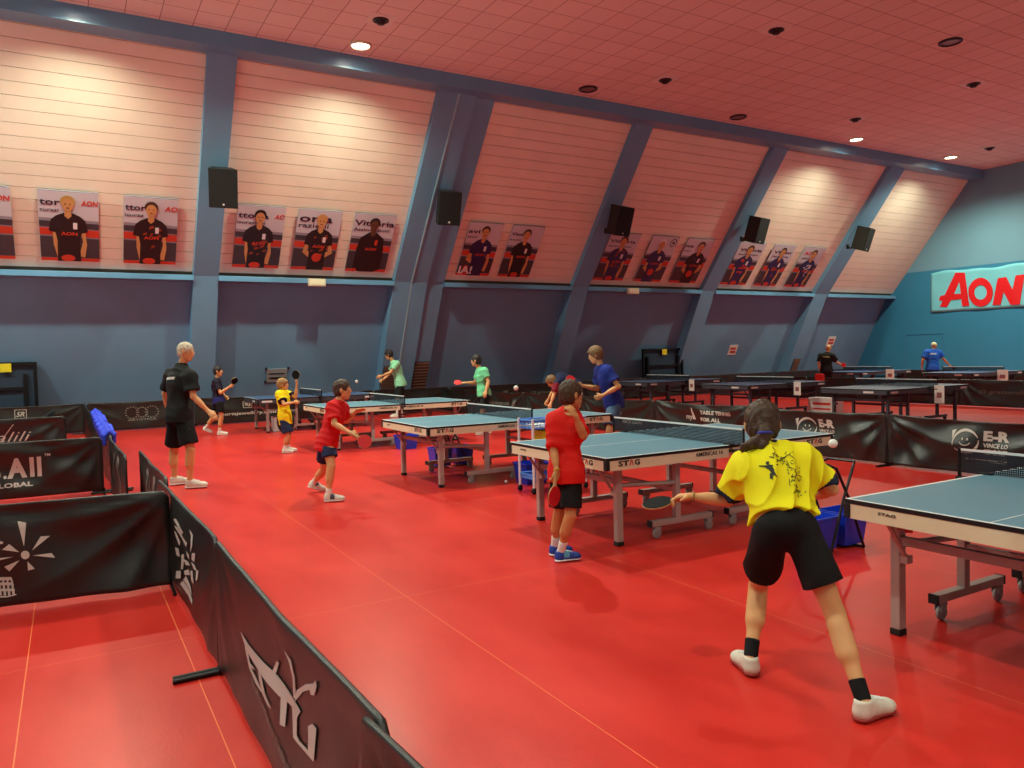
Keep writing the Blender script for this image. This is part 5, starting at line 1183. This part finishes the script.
# little boy in yellow
K = dict(head=P3(283, 384.5, 13.15), neck=P3(282.8, 391.5, 13.17), chest=P3(283, 400, 13.17), hip=P3(284.8, 416, 13.17), shL=P3(286.2, 394, 13.3), shR=P3(279.3, 394.5, 13.05), elL=P3(295.5, 397, 13.25), elR=P3(284, 404.5, 12.98),
         wrL=P3(296.8, 385.5, 13.2), wrR=P3(293.8, 402.3, 13.02), hpL=P3(286, 419, 13.24), hpR=P3(284, 419, 13.1), knL=P3(288.5, 434.5, 13.28), knR=P3(288, 435, 13.1), anL=P3(288, 447, 13.35), anR=P3(284.5, 448, 13.12))
M_yel2 = fabric('bright_yellow_shirt', (236, 212, 14)); M_dbl = fabric('dark_blue_shorts', (34, 44, 76))
g, I = person('little blond boy in yellow shirt and dark blue shorts raising a black bat', K, dirw(70), SK1, M_blh, M_yel2, [M_dbl], s=.74, hs=.88, h=.0095, head_dir=dirw(72), sleeve=.62, short_len=.85, trim=M_navyc, shoes=[M_whs, M_sole], socks=M_whsock,
       hands={'L': dict(d=R2W(0, 1, 0), n=R2W(-.7, 0, -.7), curl=1.0), 'R': dict(d=R2W(1, 0, 0), curl=.5)}, baggy=1.9, hemo=.20, sdir=(dirw(80), dirw(72)), hairstyle='full'); report('yellow', K)
paddle(P3(296.6, 382.2, 13.2), R2W(-.1, 1, 0), R2W(-.2, 0, -1), 'black bat raised beside the head of the little boy in yellow', 'black')
# boy in red swinging a red bat
K = dict(head=P3(342.5, 389.5, 8.72), neck=P3(338.3, 402, 8.72), chest=P3(334.5, 417, 8.72), hip=P3(326.5, 444, 8.72), shL=P3(342.5, 407.5, 8.86), shR=P3(332.5, 407.5, 8.56), elL=P3(346.5, 421, 8.95), elR=P3(334.5, 424, 8.46),
         wrL=P3(355.5, 412, 8.9), wrR=P3(350, 433, 8.42), hpL=P3(325, 449, 8.82), hpR=P3(328.5, 449, 8.62), knL=P3(324, 470, 9.0), knR=P3(331.3, 466, 8.56), anL=P3(313.5, 482.5, 9.2), anR=P3(328.3, 490, 8.56))
M_redc = fabric('red_shirt', (206, 24, 28)); M_shoe3 = mat('grey_shoe_panel', (60, 66, 84), .6)
g, I = person('dark-haired boy in red shirt and navy shorts in mid-stroke with a red bat', K, dirw(72), SK1, M_brh2, M_redc, [M_dbl], s=.85, hs=.97, h=.008, head_dir=dirw(80), sleeve=.72, short_len=.50, shoes=[M_whs, M_sole, M_shoe3], socks=M_whsock, sock_h=.09,
       hands={'R': dict(d=R2W(.9, -.4, 0), n=R2W(0, -.3, 1), th=R2W(.3, 1, 0), curl=.95), 'L': dict(d=R2W(.9, .35, 0), n=R2W(0, -.7, -.5), th=R2W(0, .8, -.4), curl=.3)}, baggy=1.4, sbag=1., shirt_fold=.009, hemo=.10, sdir=(unit(dirw(62)-V(0, 0, .35)), dirw(78)), lifted='L'); report('red swing', K)
paddle(P3(354.8, 435.6, 8.40), R2W(.86, -.5, 0), R2W(.1, .25, -1), 'red bat swung low by the dark-haired boy in red at the left', 'red')
# man in mint green at the far wall
K = dict(head=P3(388.8, 354.6, 20.4), neck=P3(393, 361.5, 20.45), chest=P3(396.5, 369, 20.45), hip=P3(400.5, 383.5, 20.5), shL=P3(396.5, 364, 20.28), shR=P3(394.3, 364, 20.62), elL=P3(390.5, 372.5, 20.2), elR=P3(389, 374.5, 20.7),
         wrL=P3(381, 376.2, 20.2), wrR=P3(382.5, 380, 20.5), hpL=P3(400.3, 387.5, 20.4), hpR=P3(400, 387.5, 20.6), knL=P3(397, 400.5, 20.3), knR=P3(399.5, 401, 20.7), anL=P3(397.5, 413.5, 20.35), anR=P3(401.5, 414.5, 20.75))
M_mint = fabric('mint_shirt', (150, 222, 178)); M_mint2 = fabric('green_shirt', (120, 212, 156))
person('dark-haired player in pale mint shirt leaning over the table in front of the wide pillar', K, dirw(-82), SK1, M_bkh, M_mint, [M_blks], s=1.03, hs=1.05, h=.013, head_dir=unit(dirw(-80)-V(0, 0, .3)), sleeve=.62, short_len=.8, shoes=[M_whs, M_sole], socks=M_whsock, hemo=.08, baggy=1.5, sdir=(dirw(-80), dirw(-80)), hairstyle='full'); report('mint', K)
paddle(P3(382, 380, 20.4), R2W(-.3, -1, 0), R2W(-1, .3, -.5), 'dark bat of the player in pale mint green', 'black')
# boy in green with a red bat
K = dict(head=P3(476, 360.6, 15.35), neck=P3(479.7, 368.7, 15.38), chest=P3(482, 377.5, 15.4), hip=P3(484, 393.5, 15.4), shL=P3(484.5, 371, 15.26), shR=P3(479.5, 371.2, 15.54), elL=P3(488.3, 382, 15.2), elR=P3(475, 383, 15.62),
         wrL=P3(485.8, 391.5, 15.12), wrR=P3(465.7, 382.7, 15.55), hpL=P3(485.5, 398, 15.3), hpR=P3(482.5, 398, 15.5), knL=P3(482, 414, 15.2), knR=P3(484, 414, 15.6), anL=P3(484.5, 431, 15.3), anR=P3(489, 431, 15.62))
person('dark-haired boy in mint green shirt holding a red bat out flat, centre of the hall', K, dirw(-75), SK1, M_bkh, M_mint2, [M_blks], s=.93, hs=1.0, h=.011, head_dir=dirw(-70), sleeve=.62, short_len=.7, shoes=[M_whs, M_sole], socks=M_whsock, hemo=.06, baggy=1.2, sdir=(dirw(-75), dirw(-75)),
       hands={'R': dict(d=R2W(-1, 0, 0), n=R2W(0, -1, 0), th=R2W(0, .3, -1), curl=1.0), 'L': dict(curl=.5)}); report('green', K)
paddle(P3(463.8, 383, 15.52), R2W(-1, .08, 0), R2W(0, .75, -.65), 'red bat held out flat by the boy in mint green', 'red')
# teenager in blue
K = dict(head=P3(595.3, 354.8, 11.44), neck=P3(601.8, 366, 11.44), chest=P3(607, 379.5, 11.44), hip=P3(613.5, 402, 11.44), shL=P3(607.5, 371, 11.3), shR=P3(599.8, 370.5, 11.6), elL=P3(618.5, 386.5, 11.2), elR=P3(597, 388.5, 11.72),
         wrL=P3(602, 395.8, 11.1), wrR=P3(582, 385.5, 11.62), hpL=P3(614.5, 407.5, 11.34), hpR=P3(612.5, 407.5, 11.55), knL=P3(609.5, 431, 11.2), knR=P3(616, 432, 11.7), anL=P3(613, 454, 11.3), anR=P3(624, 452, 11.75))
M_roy = fabric('dark_royal_shirt', (30, 46, 128)); M_jean = fabric('blue_grey_shorts', (70, 96, 124))
g, I = person('teenager with brown hair in a dark blue shirt leaning in at the table end', K, dirw(-72), SK1, M_lbh, M_roy, [M_jean], s=.98, hs=1.04, h=.0095, head_dir=unit(dirw(-75)-V(0, 0, .25)), sleeve=.68, short_len=.8, shoes=[M_whs, M_sole], socks=M_whsock, hemo=.12, baggy=1.9,
       sdir=(dirw(-75), dirw(-75)), hairstyle='full', hands={'R': dict(d=R2W(-1, .1, 0), n=R2W(0, -.5, -1), th=R2W(0, 1, 0), curl=1.0), 'L': dict(d=R2W(-.8, -.3, 0), n=R2W(-.4, 0, 1), th=R2W(0, 1, 0), curl=1.0)}); report('teen', K)
paddle(P3(577.6, 384.6, 11.6), R2W(-.8, .55, 0), R2W(.2, .5, -1), 'red bat of the blue teenager, just above the hair of the fist-at-ear boy', 'red')
# boy in red with fist at the ear
K = dict(head=P3(571.3, 394.5, 5.86), neck=P3(566.8, 410, 5.87), chest=P3(565.5, 431, 5.87), hip=P3(566, 472, 5.87), shL=P3(555, 420.5, 5.84), shR=P3(573.5, 419.5, 5.92), elL=P3(554, 451, 5.80), elR=P3(583.5, 435.5, 5.72),
         wrL=P3(556.8, 471, 5.74), wrR=P3(575.6, 416.5, 5.66), hpL=P3(560, 480, 5.90), hpR=P3(572, 480, 5.84), knL=P3(559, 513, 5.95), knR=P3(570.5, 515.5, 5.80), anL=P3(554.5, 541, 6.06), anR=P3(560.5, 551, 5.88))
M_redp = fabric('bright_red_shirt', (214, 30, 22)); M_shb = mat('blue_shoe', (24, 66, 160), .5); M_shl = mat('light_blue_shoe', (90, 170, 205), .5); M_sow = mat('white_sole', (225, 230, 235), .5)
g, I = person('boy in bright red polo shirt and black shorts with his fist at his ear', K, dirw(38), SK2, M_brh2, M_redp, [M_blks], s=.79, hs=.95, h=.0068, head_dir=dirw(58), sleeve=.86, short_len=.78, shoes=[M_shb, M_sow, M_shl], socks=M_whsock, sock_h=.12,
       hands={'L': dict(d=R2W(-.25, -1, 0), n=R2W(-.5, 0, .8), th=R2W(.7, 0, .5), curl=1.0), 'R': dict(d=R2W(-.55, .85, .05), n=R2W(-.6, -.3, .7), th=R2W(-.3, .2, -1), curl=1.15, sc=.92)}, baggy=.95, sbag=.8, hemo=.10, sdir=(dirw(60), dirw(74)), collar=M_redp); report('red ear', K)
paddle(P3(555.2, 479.5, 5.72), R2W(-.06, -1, 0), R2W(.75, 0, -.6), 'red bat held down at the thigh of the boy with his fist at his ear', 'red')
mb = MB(); c = K['wrL']*.95+K['elL']*.05-V(*g.location); ax = unit(K['wrL']-K['elL']); e1 = unit(np.cross(ax, V(1, 0, 0))); e2_ = np.cross(ax, e1)
mb.tube([c+(e1*math.cos(t)+e2_*math.sin(t))*.0235 for t in [2*PI*k/16 for k in range(17)]], .005, 6); mb.build('bracelet', mat('yellow_band', (190, 160, 50), .5), g)
# bending player in navy and maroon
K = dict(head=P3(551.6, 381.5, 15.0), neck=P3(556.5, 380.5, 15.02), chest=P3(563, 379.5, 15.05), hip=P3(577, 386.5, 15.1), shL=P3(557, 383, 14.86), shR=P3(557.5, 380.5, 15.2), elL=P3(554, 394, 14.8), elR=P3(553, 391, 15.3),
         wrL=P3(550.8, 404, 14.75), wrR=P3(548, 400, 15.3), hpL=P3(577.5, 391, 15.0), hpR=P3(577, 391, 15.2), knL=P3(572, 409, 14.95), knR=P3(576, 409, 15.3), anL=P3(577, 428, 15.0), anR=P3(582, 428, 15.35))
M_nav = fabric('navy_shirt', (26, 34, 66)); M_mar = fabric('maroon_trim', (120, 20, 40))
person('player in navy shirt with maroon sleeves bent low behind the boy in bright red', K, dirw(-85), SK1, M_lbh, M_nav, [M_blks], s=.9, hs=1.0, h=.011, head_dir=unit(dirw(-85)-V(0, 0, .9)), head_up=R2W(-1, .8, 0), sleeve=.8, short_len=.8, trim=M_mar, shoes=[M_whs, M_sole], socks=M_whsock, hemo=.06, baggy=1.4,
       sdir=(dirw(-80), dirw(-80)), hairstyle='full', shirtfn=lambda J, up, fr, la, hem: (lambda c: (((c-J['shL']) @ unit(J['elL']-J['shL']) > .02) & (np.linalg.norm(c-J['shL'], axis=1) < .35)).astype(int))); report('bend', K)
# far man in black
D = 25.; f0 = 24.9
K = dict(head=P3(828.5, 348.2, D), neck=P3(827.5, 353, D), chest=P3(826.5, 359.5, D), hip=P3(826.5, 370, D), shL=P3(820.8, 355.8, D), shR=P3(832.6, 355.8, D-.1), elL=P3(818.8, 363.5, D), elR=P3(836, 361.5, D+.15), wrL=P3(820, 370.5, D+.1), wrR=P3(839.3, 363.6, D+.3),
         hpL=P3(824, 372.5, D), hpR=P3(829, 372.5, D), knL=P3(823.5, 384, D+.1), knR=P3(829.5, 384, D+.1), anL=P3(823, 394.5, D), anR=P3(830, 394.5, D))
g, I = person('bald far player in black shirt with gold letters, back turned, in the far court', K, dirw(20), SK1, None, M_blk_t, [M_blks], s=.98, hs=1.0, h=.014, head_dir=dirw(30), sleeve=.75, short_len=.85, shoes=[M_blk_t, M_sole], hemo=.1, baggy=2.); report('fb', K)
dress(g, 'lettering', 'ITALIA', mat('gold_print', (170, 150, 60), .6), (K['chest'], I['lat'], I['up'], -I['front']), w=.22, h_=.045, at=(-.11, .06), bold=.03)
paddle(P3(840, 363.6, D+.3), R2W(.8, -.3, 0), R2W(0, 0, -1), 'red bat of the bald far player in black', 'red')
K = dict(head=P3(934, 345.8, D), neck=P3(933.2, 350, D), chest=P3(932.6, 356.5, D), hip=P3(932.5, 368, D), shL=P3(926.4, 352.3, D), shR=P3(939, 352.3, D), elL=P3(922.8, 359.8, D), elR=P3(943.3, 358.8, D), wrL=P3(922, 367, D+.15), wrR=P3(949, 364.6, D+.25),
         hpL=P3(930, 371, D), hpR=P3(935.5, 371, D), knL=P3(929.5, 382, D+.1), knR=P3(936, 382, D+.1), anL=P3(928.5, 392.5, D), anR=P3(937, 392.5, D))
M_royb = fabric('royal_blue_shirt', (36, 92, 190)); M_cap = fabric('cream_cap', (214, 206, 170))
g, I = person('far player in royal blue shirt and cream cap, back turned, near the end wall', K, dirw(8), SK1, M_cap, M_royb, [M_blks], s=1.0, hs=1.0, h=.014, head_dir=dirw(10), sleeve=.7, short_len=.8, shoes=[M_whs, M_sole], hemo=.08, baggy=2.4, belly=1.05, hairstyle='cap'); report('fblue', K)
dress(g, 'lettering', 'ITALIA', M_letw, (K['chest'], I['lat'], I['up'], -I['front']), w=.2, h_=.05, at=(-.12, .06), bold=.04)
paddle(P3(950.5, 365.4, D+.25), R2W(.7, -.5, 0), R2W(0, .2, -1), 'dark bat of the far player in royal blue', 'black')
tg = thing('towel', 'red towel hanging over the dark barrier left of the bald far player', 'towel', P3(819.8, 380, 22.)*V(1, 1, 0))
zc = P3(819.8, 377.5, 22.)[2]; MB().box((0, 0, zc), (.12, .26, .22), bev=.04).build('cloth', fabric('red_towel', (200, 30, 30)), tg)

# ------------------------------------------------------------------ world and colour
w = bpy.data.worlds.new('world'); SC.world = w; w.use_nodes = True; w.node_tree.nodes['Background'].inputs[0].default_value = (.02, .02, .022, 1); w.node_tree.nodes['Background'].inputs[1].default_value = .2
SC.view_settings.view_transform = 'Standard'; SC.view_settings.look = 'None'; SC.view_settings.gamma = 1.0; SC.view_settings.exposure = 0.0; SC.view_settings.use_curve_mapping = False
SC.cycles.max_bounces = 8; SC.cycles.diffuse_bounces = 5; SC.cycles.glossy_bounces = 3; SC.cycles.use_denoising = True; SC.cycles.caustics_reflective = True; SC.cycles.sample_clamp_indirect = 4.0
